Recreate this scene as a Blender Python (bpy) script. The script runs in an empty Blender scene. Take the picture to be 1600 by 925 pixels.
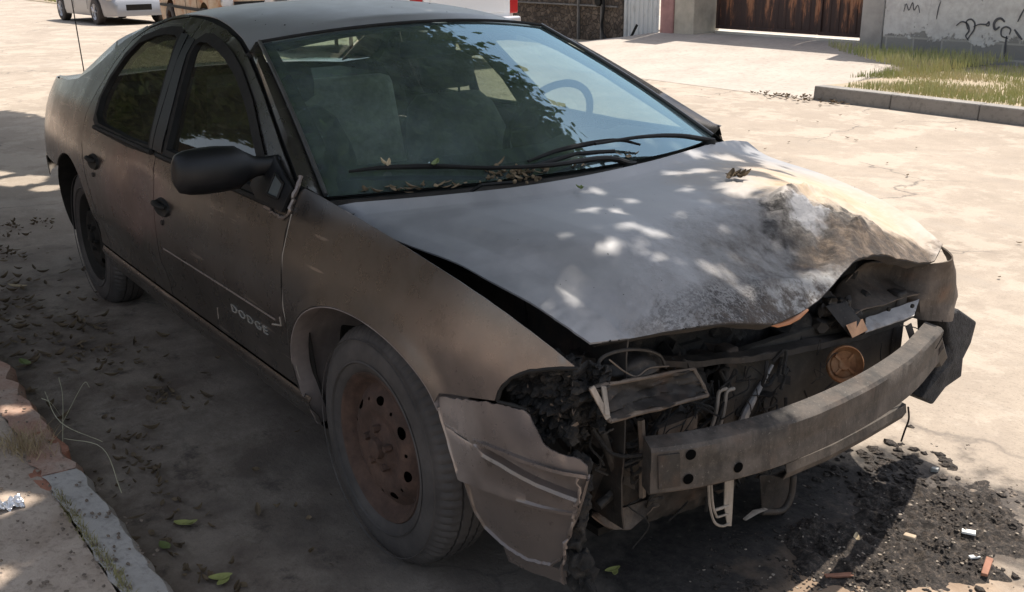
import bpy, bmesh, math, random
import numpy as np
from mathutils import Vector, Matrix, noise as mnoise
from mathutils.geometry import delaunay_2d_cdt
R=math.radians; PI=math.pi
scn=bpy.context.scene
C=scn.collection

# ------------------------------------------------------------------ camera, sky, sun, exposure
CAM=np.array([2.15321512,-2.00289163,1.53842405]); YAW,PITCH,ROLL,FPX=2.50697512,-0.32218227,-0.00965273,1605.13
def _rot():
    fw=np.array([math.cos(YAW)*math.cos(PITCH),math.sin(YAW)*math.cos(PITCH),math.sin(PITCH)])
    rt=np.array([math.sin(YAW),-math.cos(YAW),0.]);up=np.cross(rt,fw)
    c,s=math.cos(ROLL),math.sin(ROLL);return c*rt+s*up,-s*rt+c*up,fw
RT,UP,FW=_rot()
cd=bpy.data.cameras.new('camera');cam=bpy.data.objects.new('camera',cd);C.objects.link(cam)
cam.matrix_world=Matrix(((RT[0],UP[0],-FW[0],CAM[0]),(RT[1],UP[1],-FW[1],CAM[1]),(RT[2],UP[2],-FW[2],CAM[2]),(0,0,0,1)))
cd.sensor_width=36;cd.lens=FPX/1600*36;cd.clip_end=500;cd.clip_start=.05
scn.camera=cam
SUNV=Vector((-.10,.40,1.)).normalized()      # towards the sun
w=bpy.data.worlds.new('World');scn.world=w;w.use_nodes=True
nt=w.node_tree;sky=nt.nodes.new('ShaderNodeTexSky');sky.sky_type='NISHITA';sky.sun_disc=False
sky.sun_elevation=math.asin(SUNV.z);sky.sun_rotation=math.atan2(SUNV.x,SUNV.y);sky.dust_density=2.0;sky.air_density=1.2
bg=nt.nodes['Background'];hs=nt.nodes.new('ShaderNodeHueSaturation');hs.inputs['Saturation'].default_value=.6;nt.links.new(sky.outputs[0],hs.inputs['Color']);nt.links.new(hs.outputs[0],bg.inputs[0]);bg.inputs[1].default_value=.12
sl=bpy.data.lights.new('sun','SUN');sl.energy=4.0;sl.angle=R(.55);sl.color=(1,.93,.83)
so=bpy.data.objects.new('sun',sl);C.objects.link(so);so.rotation_euler=SUNV.to_track_quat('Z','Y').to_euler()
vs=scn.view_settings;vs.view_transform='Standard';vs.look='None';vs.gamma=1;vs.use_curve_mapping=False;vs.exposure=.82
try:
    scn.cycles.max_bounces=8;scn.cycles.transparent_max_bounces=16
except Exception: pass

# ------------------------------------------------------------------ helpers
def ray(u,v): return (FW*FPX+RT*(u-800)+UP*(462.5-v))/FPX
def at(u,v,ax,val):
    D=ray(u,v);return CAM+D*((val-CAM[ax])/D[ax])
def AX(u,v,x): return at(u,v,0,x)
def AY(u,v,y): return at(u,v,1,y)
def AZ(u,v,z): return at(u,v,2,z)

def cr(pts,n=8,closed=False):
    P=np.array(pts,float)
    if closed: P=np.vstack([P[-1],P,P[0],P[1]])
    else: P=np.vstack([2*P[0]-P[1],P,2*P[-1]-P[-2]])
    o=[]
    for i in range(1,len(P)-2):
        a,b,c,d=P[i-1],P[i],P[i+1],P[i+2]
        for k in range(n):
            t=k/n;o.append(.5*((2*b)+(c-a)*t+(2*a-5*b+4*c-d)*t*t+(3*b-a-3*c+d)*t**3))
    if not closed:o.append(P[-2])
    return np.array(o)
def resample(P,n):
    P=np.array(P,float);L=np.r_[0,np.cumsum(np.linalg.norm(np.diff(P,axis=0),axis=1))]
    t=np.linspace(0,L[-1],n);return np.array([np.interp(t,L,P[:,k]) for k in range(P.shape[1])]).T

def link(o,parent=None):
    C.objects.link(o)
    if parent is not None:o.parent=parent
    return o
def tag(o,label=None,cat=None,group=None,kind=None):
    if label:o['label']=label
    if cat:o['category']=cat
    if group:o['group']=group
    if kind:o['kind']=kind
    return o
def empty(name,loc=(0,0,0),rz=0):
    o=bpy.data.objects.new(name,None);C.objects.link(o);o.location=loc;o.rotation_euler=(0,0,rz);o.empty_display_size=.1;return o
def build(name,V,F,mat,parent=None,smooth=35,solid=0,off=0,bevel=0,sub=0):
    me=bpy.data.meshes.new(name);me.from_pydata([tuple(map(float,v)) for v in V],[],[tuple(f) for f in F]);me.validate();me.update()
    if len(V)<60000:
        bm=bmesh.new();bm.from_mesh(me);bmesh.ops.remove_doubles(bm,verts=bm.verts[:],dist=2e-5)
        if solid:
            bm.normal_update();vs_=bm.verts[:];nv=[v.normal.copy() for v in vs_];bd=[e for e in bm.edges if len(e.link_faces)==1]
            fs=bm.faces[:];k0=solid*(.5+off*.5);k1=solid*(.5-off*.5);bm.verts.index_update()
            bdv=[(l.vert.index,l.link_loop_next.vert.index) for e in bd for l in e.link_loops]
            lo=[bm.verts.new(v.co-n*k1) for v,n in zip(vs_,nv)]
            for v,n in zip(vs_,nv):v.co=v.co+n*k0
            for f in fs:
                try:bm.faces.new([lo[v.index] for v in reversed(f.verts)])
                except ValueError:pass
            for a,b in bdv:
                try:bm.faces.new([vs_[b],vs_[a],lo[a],lo[b]])
                except ValueError:pass
        bm.to_mesh(me);bm.free();me.update()
    if mat:me.materials.append(mat)
    if smooth:
        me.polygons.foreach_set('use_smooth',[True]*len(me.polygons));me.set_sharp_from_angle(angle=R(smooth))
    o=bpy.data.objects.new(name,me);link(o,parent)
    if bevel:
        m=o.modifiers.new('b','BEVEL');m.width=bevel;m.segments=2;m.limit_method='ANGLE';m.angle_limit=R(40)
    if sub:
        m=o.modifiers.new('s','SUBSURF');m.levels=sub;m.render_levels=sub
    return o
class MB:
    def __init__(s): s.V=[];s.F=[]
    def add(s,V,F):
        n=len(s.V);s.V+= [tuple(map(float,v)) for v in V];s.F+=[tuple(i+n for i in f) for f in F];return s
    def box(s,c,size,rot=None):
        x,y,z=[q/2 for q in size];P=[(-x,-y,-z),(x,-y,-z),(x,y,-z),(-x,y,-z),(-x,-y,z),(x,-y,z),(x,y,z),(-x,y,z)]
        if rot is not None:P=[rot@Vector(p) for p in P]
        return s.add([(p[0]+c[0],p[1]+c[1],p[2]+c[2]) for p in P],[(0,3,2,1),(4,5,6,7),(0,1,5,4),(1,2,6,5),(2,3,7,6),(3,0,4,7)])
    def hexa(s,a,b):   # two quads a (4 pts), b (4 pts)
        return s.add(list(a)+list(b),[(0,3,2,1),(4,5,6,7),(0,1,5,4),(1,2,6,5),(2,3,7,6),(3,0,4,7)])
    def tube(s,path,r,n=8,cap=True,flat=1):
        P=[Vector(p) for p in path];rr=r if hasattr(r,'__len__') else [r]*len(P);V=[];F=[]
        up=Vector((0,0,1));pn=None
        for i,p in enumerate(P):
            t=(P[min(i+1,len(P)-1)]-P[max(i-1,0)]).normalized()
            if pn is None:
                a=up if abs(t.z)<.9 else Vector((1,0,0));nx=t.cross(a).normalized()
            else: nx=(pn-t*pn.dot(t)).normalized()
            pn=nx;ny=t.cross(nx)
            for k in range(n):
                a=2*PI*k/n;V.append(p+nx*math.cos(a)*rr[i]+ny*math.sin(a)*rr[i]*flat)
        for i in range(len(P)-1):
            for k in range(n):
                F.append((i*n+k,i*n+(k+1)%n,(i+1)*n+(k+1)%n,(i+1)*n+k))
        if cap:F.append(tuple(range(n))[::-1]);F.append(tuple(range((len(P)-1)*n,len(P)*n)))
        return s.add(V,F)
    def lathe(s,prof,n=48,axis='y',c=(0,0,0),cap=False,mod=None):   # prof: (axial,radius)
        V=[];F=[]
        for i,(a,r) in enumerate(prof):
            for k in range(n):
                t=2*PI*k/n;q=r*(mod(i,k,n) if mod else 1)
                x,y=q*math.cos(t),q*math.sin(t)
                p={'y':(x,a,y),'x':(a,x,y),'z':(x,y,a)}[axis];V.append((p[0]+c[0],p[1]+c[1],p[2]+c[2]))
        for i in range(len(prof)-1):
            for k in range(n):F.append((i*n+k,i*n+(k+1)%n,(i+1)*n+(k+1)%n,(i+1)*n+k))
        if cap:F.append(tuple(range(n)));F.append(tuple(range((len(prof)-1)*n,len(prof)*n))[::-1])
        return s.add(V,F)
    def grid(s,fn,us,vs):
        nu,nv=len(us),len(vs);V=[fn(u,v) for v in vs for u in us];F=[(j*nu+i,j*nu+i+1,(j+1)*nu+i+1,(j+1)*nu+i) for j in range(nv-1) for i in range(nu-1)]
        return s.add(V,F)
    def loft(s,A,B): 
        n=len(A);return s.add(list(A)+list(B),[(i,i+1,n+i+1,n+i) for i in range(n-1)])
    def go(s,name,mat,parent=None,**k): return build(name,s.V,s.F,mat,parent,**k)

def inpoly(P,poly):
    x,y=P[:,0],P[:,1];c=np.zeros(len(P),bool);n=len(poly)
    for i in range(n):
        x0,y0=poly[i];x1,y1=poly[(i+1)%n]
        if y0==y1:continue
        m=((y0>y)!=(y1>y))&(x<(x1-x0)*(y-y0)/(y1-y0)+x0);c^=m
    return c
def dens(poly,step):
    o=[];n=len(poly)
    for i in range(n):
        a=np.array(poly[i]);b=np.array(poly[(i+1)%n]);L=np.linalg.norm(b-a);k=max(1,int(round(L/step)))
        for j in range(k):o.append(a+(b-a)*j/k)
    return np.array(o)
def shrink(poly,d):
    P=np.array(poly,float);a=0
    n=len(P)
    for i in range(n):a+=P[i][0]*P[(i+1)%n][1]-P[(i+1)%n][0]*P[i][1]
    sg=1 if a>0 else -1
    o=[]
    for i in range(n):
        e0=P[i]-P[i-1];e1=P[(i+1)%n]-P[i]
        n0=np.array([-e0[1],e0[0]])/(np.linalg.norm(e0)+1e-9);n1=np.array([-e1[1],e1[0]])/(np.linalg.norm(e1)+1e-9)
        m=n0+n1;L=np.linalg.norm(m);m=m/L if L>1e-6 else n0
        o.append(P[i]+sg*m*d/max(.5,float(m@n0)))
    return np.array(o)
def panel(outline,holes=(),step=.04,gap=0):
    out=dens(shrink(outline,gap) if gap else outline,step);hs=[dens(h,step) for h in holes]
    rings=[out]+hs;pts=[];E=[]
    for r in rings:
        b=len(pts);pts+=list(r);E+=[(b+i,b+(i+1)%len(r)) for i in range(len(r))]
    allr=np.array(pts);mn=allr.min(0);mx=allr.max(0);g=[]
    nj=int((mx[1]-mn[1])/step)+2;ni=int((mx[0]-mn[0])/step)+2
    G=np.array([(mn[0]+(i+.5*(j%2))*step,mn[1]+j*step*.87) for j in range(int(nj/.87)+2) for i in range(ni)])
    k=inpoly(G,out)
    for h in hs:k&=~inpoly(G,h)
    G=G[k]
    if len(G):
        dm=np.array([np.min(np.hypot(*(allr-p).T)) for p in G]);G=G[dm>.5*step]
    P=[Vector((float(p[0]),float(p[1]))) for p in pts]+[Vector((float(p[0]),float(p[1]))) for p in G]
    r=delaunay_2d_cdt(P,E,[],0,1e-6);V=np.array([tuple(v) for v in r[0]]);T=[f for f in r[2]]
    cen=np.array([V[list(f)].mean(0) for f in T]);k=inpoly(cen,out)
    for h in hs:k&=~inpoly(cen,h)
    return V,[T[i] for i in range(len(T)) if k[i]]
def surfpanel(name,outline,fn,mat,parent,holes=(),step=.04,gap=.0025,solid=.004,off=0,smooth=40,**k):
    V,F=panel(outline,holes,step,gap);return build(name,[fn(a,b) for a,b in V],F,mat,parent,solid=solid,off=off,smooth=smooth,**k)
def fbm(p,s,o=3): return mnoise.fractal(Vector(p)*s,1.,2.,o)

# ------------------------------------------------------------------ materials
class Mt:
    def __init__(s,name,base=(.5,.5,.5),rough=.7,metal=0,spec=.5):
        s.m=bpy.data.materials.new(name);s.m.use_nodes=True;s.nt=s.m.node_tree;s.b=s.nt.nodes['Principled BSDF'];s.out=s.nt.nodes['Material Output']
        s.set('Base Color',(*base,1));s.set('Roughness',rough);s.set('Metallic',metal);s.set('Specular IOR Level',spec)
        s.tc=s.nt.nodes.new('ShaderNodeTexCoord').outputs['Object']
    def put(s,inp,v):
        if hasattr(v,'is_linked') or isinstance(v,bpy.types.NodeSocket):s.nt.links.new(v,inp)
        else:
            if isinstance(v,tuple) and len(v)==3 and inp.type=='RGBA':v=(*v,1)
            inp.default_value=v
    def set(s,n,v): s.put(s.b.inputs[n],v);return s
    def n(s,t,**k):
        nd=s.nt.nodes.new(t)
        for a,v in k.items():setattr(nd,a,v)
        return nd
    def map(s,scale=(1,1,1),loc=(0,0,0),rot=(0,0,0),vec=None):
        nd=s.n('ShaderNodeMapping');nd.inputs['Scale'].default_value=scale;nd.inputs['Location'].default_value=loc;nd.inputs['Rotation'].default_value=rot
        s.nt.links.new(vec or s.tc,nd.inputs[0]);return nd.outputs[0]
    def noise(s,scale,detail=4,rough=.55,vec=None,dist=0):
        nd=s.n('ShaderNodeTexNoise');nd.inputs['Scale'].default_value=scale;nd.inputs['Detail'].default_value=detail;nd.inputs['Roughness'].default_value=rough;nd.inputs['Distortion'].default_value=dist
        s.nt.links.new(vec or s.tc,nd.inputs['Vector']);return nd.outputs['Fac']
    def vor(s,scale,feat='F1',vec=None,out='Distance',rnd=1):
        nd=s.n('ShaderNodeTexVoronoi',feature=feat);nd.inputs['Scale'].default_value=scale;nd.inputs['Randomness'].default_value=rnd
        s.nt.links.new(vec or s.tc,nd.inputs['Vector']);return nd.outputs[out]
    def ramp(s,f,st,interp='LINEAR'):
        nd=s.n('ShaderNodeValToRGB');cr_=nd.color_ramp;cr_.interpolation=interp
        while len(cr_.elements)<len(st):cr_.elements.new(.5)
        for e,(p,c) in zip(cr_.elements,st):
            e.position=p;e.color=(c,c,c,1) if not hasattr(c,'__len__') else (*c,1)
        s.nt.links.new(f,nd.inputs[0]);return nd.outputs[0]
    def mix(s,f,a,b,bt='MIX'):
        nd=s.n('ShaderNodeMix',data_type='RGBA',blend_type=bt);s.put(nd.inputs['Factor'],f);s.put(nd.inputs[6],a);s.put(nd.inputs[7],b);return nd.outputs[2]
    def math(s,op,a,b=0.,c=None,clamp=False):
        nd=s.n('ShaderNodeMath',operation=op,use_clamp=clamp);s.put(nd.inputs[0],a);s.put(nd.inputs[1],b)
        if c is not None:s.put(nd.inputs[2],c)
        return nd.outputs[0]
    def xyz(s,vec=None):
        nd=s.n('ShaderNodeSeparateXYZ');s.nt.links.new(vec or s.tc,nd.inputs[0]);return nd.outputs
    def blob(s,c,r,nz=.35,nscale=6,edge=.5):       # soft ellipsoidal stain mask with ragged outline, 1 inside
        v=s.map(scale=tuple(1/q for q in r),loc=tuple(-a/q for a,q in zip(c,r)))
        nd=s.n('ShaderNodeVectorMath',operation='LENGTH');s.nt.links.new(v,nd.inputs[0])
        d=s.math('ADD',nd.outputs['Value'],s.math('MULTIPLY',s.math('SUBTRACT',s.noise(nscale,5,.6),.5),nz*4))
        return s.math('SUBTRACT',1.,s.math('DIVIDE',s.math('SUBTRACT',d,1-edge*.5),edge,clamp=True),clamp=True)
    def bump(s,h,st=.4,d=.01,nrm=None):
        nd=s.n('ShaderNodeBump');nd.inputs['Strength'].default_value=st;nd.inputs['Distance'].default_value=d;s.put(nd.inputs['Height'],h)
        if nrm:s.put(nd.inputs['Normal'],nrm)
        s.put(s.b.inputs['Normal'],nd.outputs[0]);return nd.outputs[0]
def simple(name,base,rough=.7,metal=0,var=.25,scale=8,bump=.2,bd=.003,spec=.5):
    m=Mt(name,base,rough,metal,spec);f=m.noise(scale,6,.6)
    lo=tuple(c*(1-var) for c in base);hi=tuple(min(1,c*(1+var)) for c in base)
    m.set('Base Color',m.ramp(f,[(.3,lo),(.7,hi)]))
    if bump:m.bump(m.noise(scale*4,5,.6),bump,bd)
    return m.m

def mk_paint(name,kind):
    m=Mt(name,(.10,.088,.078),.42,.55)
    f=m.noise(2.2,6,.6);f2=m.noise(14,6,.65)
    base=m.ramp(f,[(.3,(.050,.043,.038)),(.55,(.064,.056,.050)),(.75,(.085,.075,.067))])
    base=m.mix(m.ramp(f2,[(.45,0.),(.75,.18)]),base,(.15,.132,.117))                      # road dust
    low=m.ramp(m.xyz()[2],[(0.2,.75),(.5,0.)]);base=m.mix(m.math('MULTIPLY',low,m.math('MULTIPLY',m.noise(5,5,.7),.7)),base,(.17,.145,.125))
    rough=m.ramp(f2,[(.3,.22),(.7,.38)])
    metal=.55
    if kind=='side':
        scr=m.noise(3,2,.5,vec=m.map(scale=(1,.3,14),rot=(0,.15,0)))
        base=m.mix(m.ramp(scr,[(.70,0.),(.73,.5)]),base,(.30,.25,.21))
        pk=m.blob((-1.75,-.9,.70),(.38,.3,.16),.3,5);base=m.mix(m.math('MULTIPLY',pk,.45),base,(.20,.10,.09))
        hb=m.blob((.56,-.82,.69),(.36,.25,.15),.25,4,1.0);base=m.mix(m.math('MULTIPLY',hb,.75),base,(.23,.18,.155))  # lighter burnt fender zone, with reflected ground light painted into its tone
        dr=m.noise(4,5,.6,vec=m.map(scale=(6,1,.8)));base=m.mix(m.ramp(dr,[(.62,0.),(.80,.22)]),base,(.15,.13,.115))
        sk=m.ramp(m.vor(60),[(.03,1.),(.055,0.)]);sk=m.math('MULTIPLY',sk,m.ramp(m.noise(7,2),[(.55,0.),(.62,.9)]));base=m.mix(sk,base,(.42,.38,.33))
        soot=m.noise(2.6,6,.7,vec=m.map(loc=(4,2,1)));base=m.mix(m.ramp(soot,[(.5,0.),(.66,.35)]),base,(.028,.024,.021))
    if kind=='top':
        base=m.ramp(f,[(.3,(.30,.295,.30)),(.7,(.38,.375,.38))]);metal=.2  # roof base tone raised to imitate sky light falling on it
        base=m.mix(m.ramp(f2,[(.4,0.),(.8,.35)]),base,(.45,.43,.41))
        rough=m.ramp(f2,[(.3,.38),(.7,.55)])
    if kind=='hood':
        base=m.ramp(f,[(.3,(.25,.248,.258)),(.7,(.31,.305,.31))])  # body paint paled here to imitate sky sheen on the hood
        base=m.mix(m.ramp(f2,[(.4,0.),(.8,.4)]),base,(.43,.42,.42));metal=.3
        X=m.xyz()
        rough=m.ramp(f2,[(.3,.46),(.7,.62)])
        # burnt tan halo, grey ash and black blistered paint near the nose
        tan=m.blob((.36,.46,.8),(.34,.34,.3),.25,5,.9);base=m.mix(m.math('MULTIPLY',tan,.85),base,m.ramp(m.noise(9,6,.7),[(.35,(.42,.29,.17)),(.6,(.46,.38,.29))]))
        ash=m.blob((.66,.02,.8),(.24,.42,.2),.3,7,.8);base=m.mix(m.math('MULTIPLY',ash,.85),base,m.ramp(m.noise(16,8,.75),[(.35,(.10,.085,.075)),(.48,(.22,.205,.195)),(.62,(.30,.29,.285))]))
        bl=m.blob((.55,.20,.8),(.12,.22,.2),.55,15,.35);base=m.mix(m.math('MULTIPLY',bl,m.ramp(m.noise(40,6,.75),[(.38,.55),(.6,1.)])),base,(.040,.035,.033))
        edge=m.blob((.80,-.28,.78),(.13,.42,.2),.5,12,.7)
        sp=m.ramp(m.math('ADD',m.math('MULTIPLY',m.noise(130,4,.8),.6),m.math('MULTIPLY',m.noise(24,6,.7),.4)),[(.46,0.),(.53,1.)])
        base=m.mix(m.math('MULTIPLY',edge,sp),base,(.05,.045,.045))
        wh=m.blob((.715,-.03,.77),(.05,.17,.12),.35,10,.3);base=m.mix(wh,base,m.ramp(m.noise(30,7,.75),[(.38,(.16,.15,.14)),(.5,(.42,.41,.40))]))
        wh2=m.blob((.50,.17,.85),(.05,.07,.12),.7,18,.4);base=m.mix(m.math('MULTIPLY',wh2,.7),base,(.40,.40,.42))
        rs=m.blob((.635,.36,.77),(.10,.36,.14),.5,10,.55);base=m.mix(m.math('MULTIPLY',rs,.92),base,m.ramp(m.noise(22,7,.7),[(.4,(.045,.033,.026)),(.52,(.11,.078,.055)),(.66,(.24,.175,.125))]))
        burn=m.math('MAXIMUM',m.math('MAXIMUM',bl,ash),m.math('MAXIMUM',edge,tan))
        rough=m.mix(burn,rough,(.8,.8,.8));metal=m.math('SUBTRACT',.3,m.math('MULTIPLY',burn,.28))
        h=m.math('MULTIPLY',m.noise(48,8,.8),m.math('MAXIMUM',m.math('MAXIMUM',bl,edge),m.math('MAXIMUM',ash,rs)));nb=m.bump(h,.9,.014)
        lip=m.blob((.77,-.05,.75),(.09,.75,.06),.5,14,.5);base=m.mix(m.math('MULTIPLY',lip,m.ramp(m.noise(34,7,.8),[(.42,0.),(.55,.9)])),base,(.07,.05,.038))
        spk=m.ramp(m.vor(38),[(.035,1.),(.06,0.)]);spk=m.math('MULTIPLY',spk,m.ramp(m.noise(6,2),[(.5,0.),(.6,1.)]));base=m.mix(spk,base,(.02,.018,.016))
    if kind=='burnt':
        base=m.ramp(f,[(.3,(.13,.105,.092)),(.6,(.20,.162,.142)),(.8,(.27,.225,.20))])
        gr=m.blob((.68,-.78,.66),(.22,.3,.12),.3,5,.9);base=m.mix(m.math('MULTIPLY',gr,.6),base,(.17,.15,.15))
        pl=m.blob((.37,-.88,.5),(.09,.2,.12),.4,8,.8);base=m.mix(m.math('MULTIPLY',pl,.6),base,(.42,.36,.33))
        sp=m.ramp(m.noise(30,6,.7),[(.62,0.),(.70,.8)]);base=m.mix(sp,base,(.07,.055,.045));metal=.4
    if kind!='hood':m.bump(m.noise(60,6,.7),.12,.002)
    m.set('Base Color',base);m.set('Roughness',rough);m.set('Metallic',metal)
    m.set('Coat Weight',{'side':.55,'top':.2,'hood':.0,'burnt':.3}[kind]);m.set('Coat Roughness',.2)
    return m.m
P_SIDE=mk_paint('dusty brown car paint','side');P_TOP=mk_paint('dusty roof paint paled for sky','top');P_HOOD=mk_paint('burnt hood paint','hood');P_BURN=mk_paint('heat faded bronze paint','burnt')
BLACK=simple('black rubber trim',(.015,.014,.013),.7,0,.4,20,.2,.002,spec=.25)
DARK=simple('dark jamb',(.018,.016,.014),.85,0,.4,10,spec=.2)
PLAST=simple('black mirror plastic',(.007,.007,.008),.45,0,.3,14,.1,.001,spec=.35)
def mk_char():
    m=Mt('charred crumbly residue',(.02,.018,.017),.85);f=m.noise(18,8,.7)
    b=m.ramp(f,[(.35,(.008,.007,.007)),(.55,(.03,.026,.023)),(.72,(.085,.072,.06)),(.85,(.17,.155,.14))]);m.set('Base Color',b);m.bump(m.noise(40,8,.75),.9,.02);return m.m
CHAR=mk_char()
def mk_burnmetal(name,lo,hi,sp,rustc=(.16,.07,.035),r=.6,metal=.5):
    m=Mt(name,lo,r,metal);f=m.noise(11,8,.75);b=m.ramp(f,[(.3,lo),(.7,hi)])
    b=m.mix(m.ramp(m.noise(9,6,.6,vec=m.map(loc=(3,1,2))),[(.55,0.),(.75,.6)]),b,rustc)
    stz=m.ramp(m.noise(5,6,.75,vec=m.map(scale=(3,3,.5))),[(.5,0.),(.66,.55)]);b=m.mix(stz,b,tuple(c*.5 for c in lo))
    s_=m.ramp(m.noise(95,7,.8),[(.58,0.),(.74,.6)]);b=m.mix(s_,b,sp);m.set('Base Color',b);m.set('Roughness',m.ramp(f,[(.3,r-.1),(.7,r+.2)]))
    m.bump(m.noise(45,6,.7),.35,.004);return m.m
BEAM=mk_burnmetal('scorched bumper beam steel',(.012,.011,.010),(.135,.112,.095),(.34,.30,.26),(.11,.075,.055),.7,.2)
SOOTM=mk_burnmetal('sooty sheet metal',(.012,.011,.010),(.065,.055,.048),(.22,.20,.18),(.10,.06,.04),.65,.3)
PALEM=mk_burnmetal('pale scorched metal',(.30,.29,.29),(.46,.44,.42),(.12,.11,.10),(.25,.16,.11),.55,.4)
BONE=mk_burnmetal('bleached burnt plastic',(.15,.125,.10),(.38,.33,.28),(.15,.12,.1),(.35,.25,.18),.7,0)
BROWNM=mk_burnmetal('brown heat stained metal',(.045,.036,.03),(.19,.15,.12),(.34,.30,.25),(.16,.085,.05),.65,.3)
def mk_rust(name,a,b_,c):
    m=Mt(name,a,.85,.1);f=m.noise(14,8,.7);m.set('Base Color',m.ramp(f,[(.3,a),(.5,b_),(.75,c)]));m.bump(m.noise(60,7,.75),.6,.004);return m.m
RUST=mk_rust('rusty wheel steel',(.035,.022,.016),(.075,.042,.030),(.13,.075,.052));RUST2=mk_rust('orange rust horn',(.14,.05,.02),(.30,.13,.05),(.42,.27,.16))
def mk_tyre():
    m=Mt('dusty tyre rubber',(.04,.035,.032),.82);f=m.noise(8,6,.65)
    b=m.ramp(f,[(.3,(.035,.030,.028)),(.7,(.085,.073,.066))]);m.set('Base Color',b);m.bump(m.noise(90,4,.6),.25,.002);return m.m
TYRE=mk_tyre()
def mk_glass(name,tint,dust=.10,rough=.0,dustcol=(.42,.45,.42),ior=1.5,dscale=4,gtint=(1,1,1)):
    m=Mt(name);nt=m.nt
    tr=m.n('ShaderNodeBsdfTransparent');tr.inputs[0].default_value=(*tint,1)
    gl=m.n('ShaderNodeBsdfGlossy');gl.inputs['Roughness'].default_value=rough;gl.inputs[0].default_value=(*gtint,1)
    fr=m.n('ShaderNodeFresnel');fr.inputs['IOR'].default_value=ior
    mx=m.n('ShaderNodeMixShader');nt.links.new(fr.outputs[0],mx.inputs[0]);nt.links.new(tr.outputs[0],mx.inputs[1]);nt.links.new(gl.outputs[0],mx.inputs[2])
    df=m.n('ShaderNodeBsdfDiffuse');df.inputs[0].default_value=(*dustcol,1)
    f=m.noise(dscale,7,.65,vec=m.map(scale=(1,1,.35)));sp=m.ramp(m.vor(45),[(.03,1.),(.06,0.)])
    sp=m.math('MULTIPLY',sp,m.ramp(m.noise(5,2),[(.5,0.),(.62,.8)]))
    k=m.math('MAXIMUM',m.ramp(f,[(.3,dust*.4),(.75,dust*1.8)]),sp)
    m2=m.n('ShaderNodeMixShader');nt.links.new(k,m2.inputs[0]);nt.links.new(mx.outputs[0],m2.inputs[1]);nt.links.new(df.outputs[0],m2.inputs[2]);nt.links.new(m2.outputs[0],m.out.inputs[0]);return m.m
GLASS=mk_glass('windshield glass',(.72,.86,.80),.115,.02,(.40,.50,.48),2.9,gtint=(.62,.88,1.));SGLASS=mk_glass('side window glass',(.50,.54,.48),.09,.01,(.20,.19,.16),1.5)  # teal gloss tint imitates blue sky reflected in the windshield
SGLASS2=mk_glass('darkened near side window glass',(.13,.13,.11),.10,.02,(.15,.135,.11),1.5)  # near-side copy with its tint darkened to imitate a dim cabin
SEAT=simple('grey seat cloth',(.20,.21,.19),.95,0,.2,30,.3,.002);SEATL=simple('pale seat cloth',(.50,.50,.45),.95,0,.2,30,.3,.002);DASH=simple('grey dashboard vinyl',(.055,.06,.062),.7,0,.2,20,.2,.002)
LAMPR=simple('red tail lamp plastic',(.45,.02,.02),.2,0,.1,5,0)
STRAP=simple('seat belt webbing',(.03,.03,.03),.8)

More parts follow.
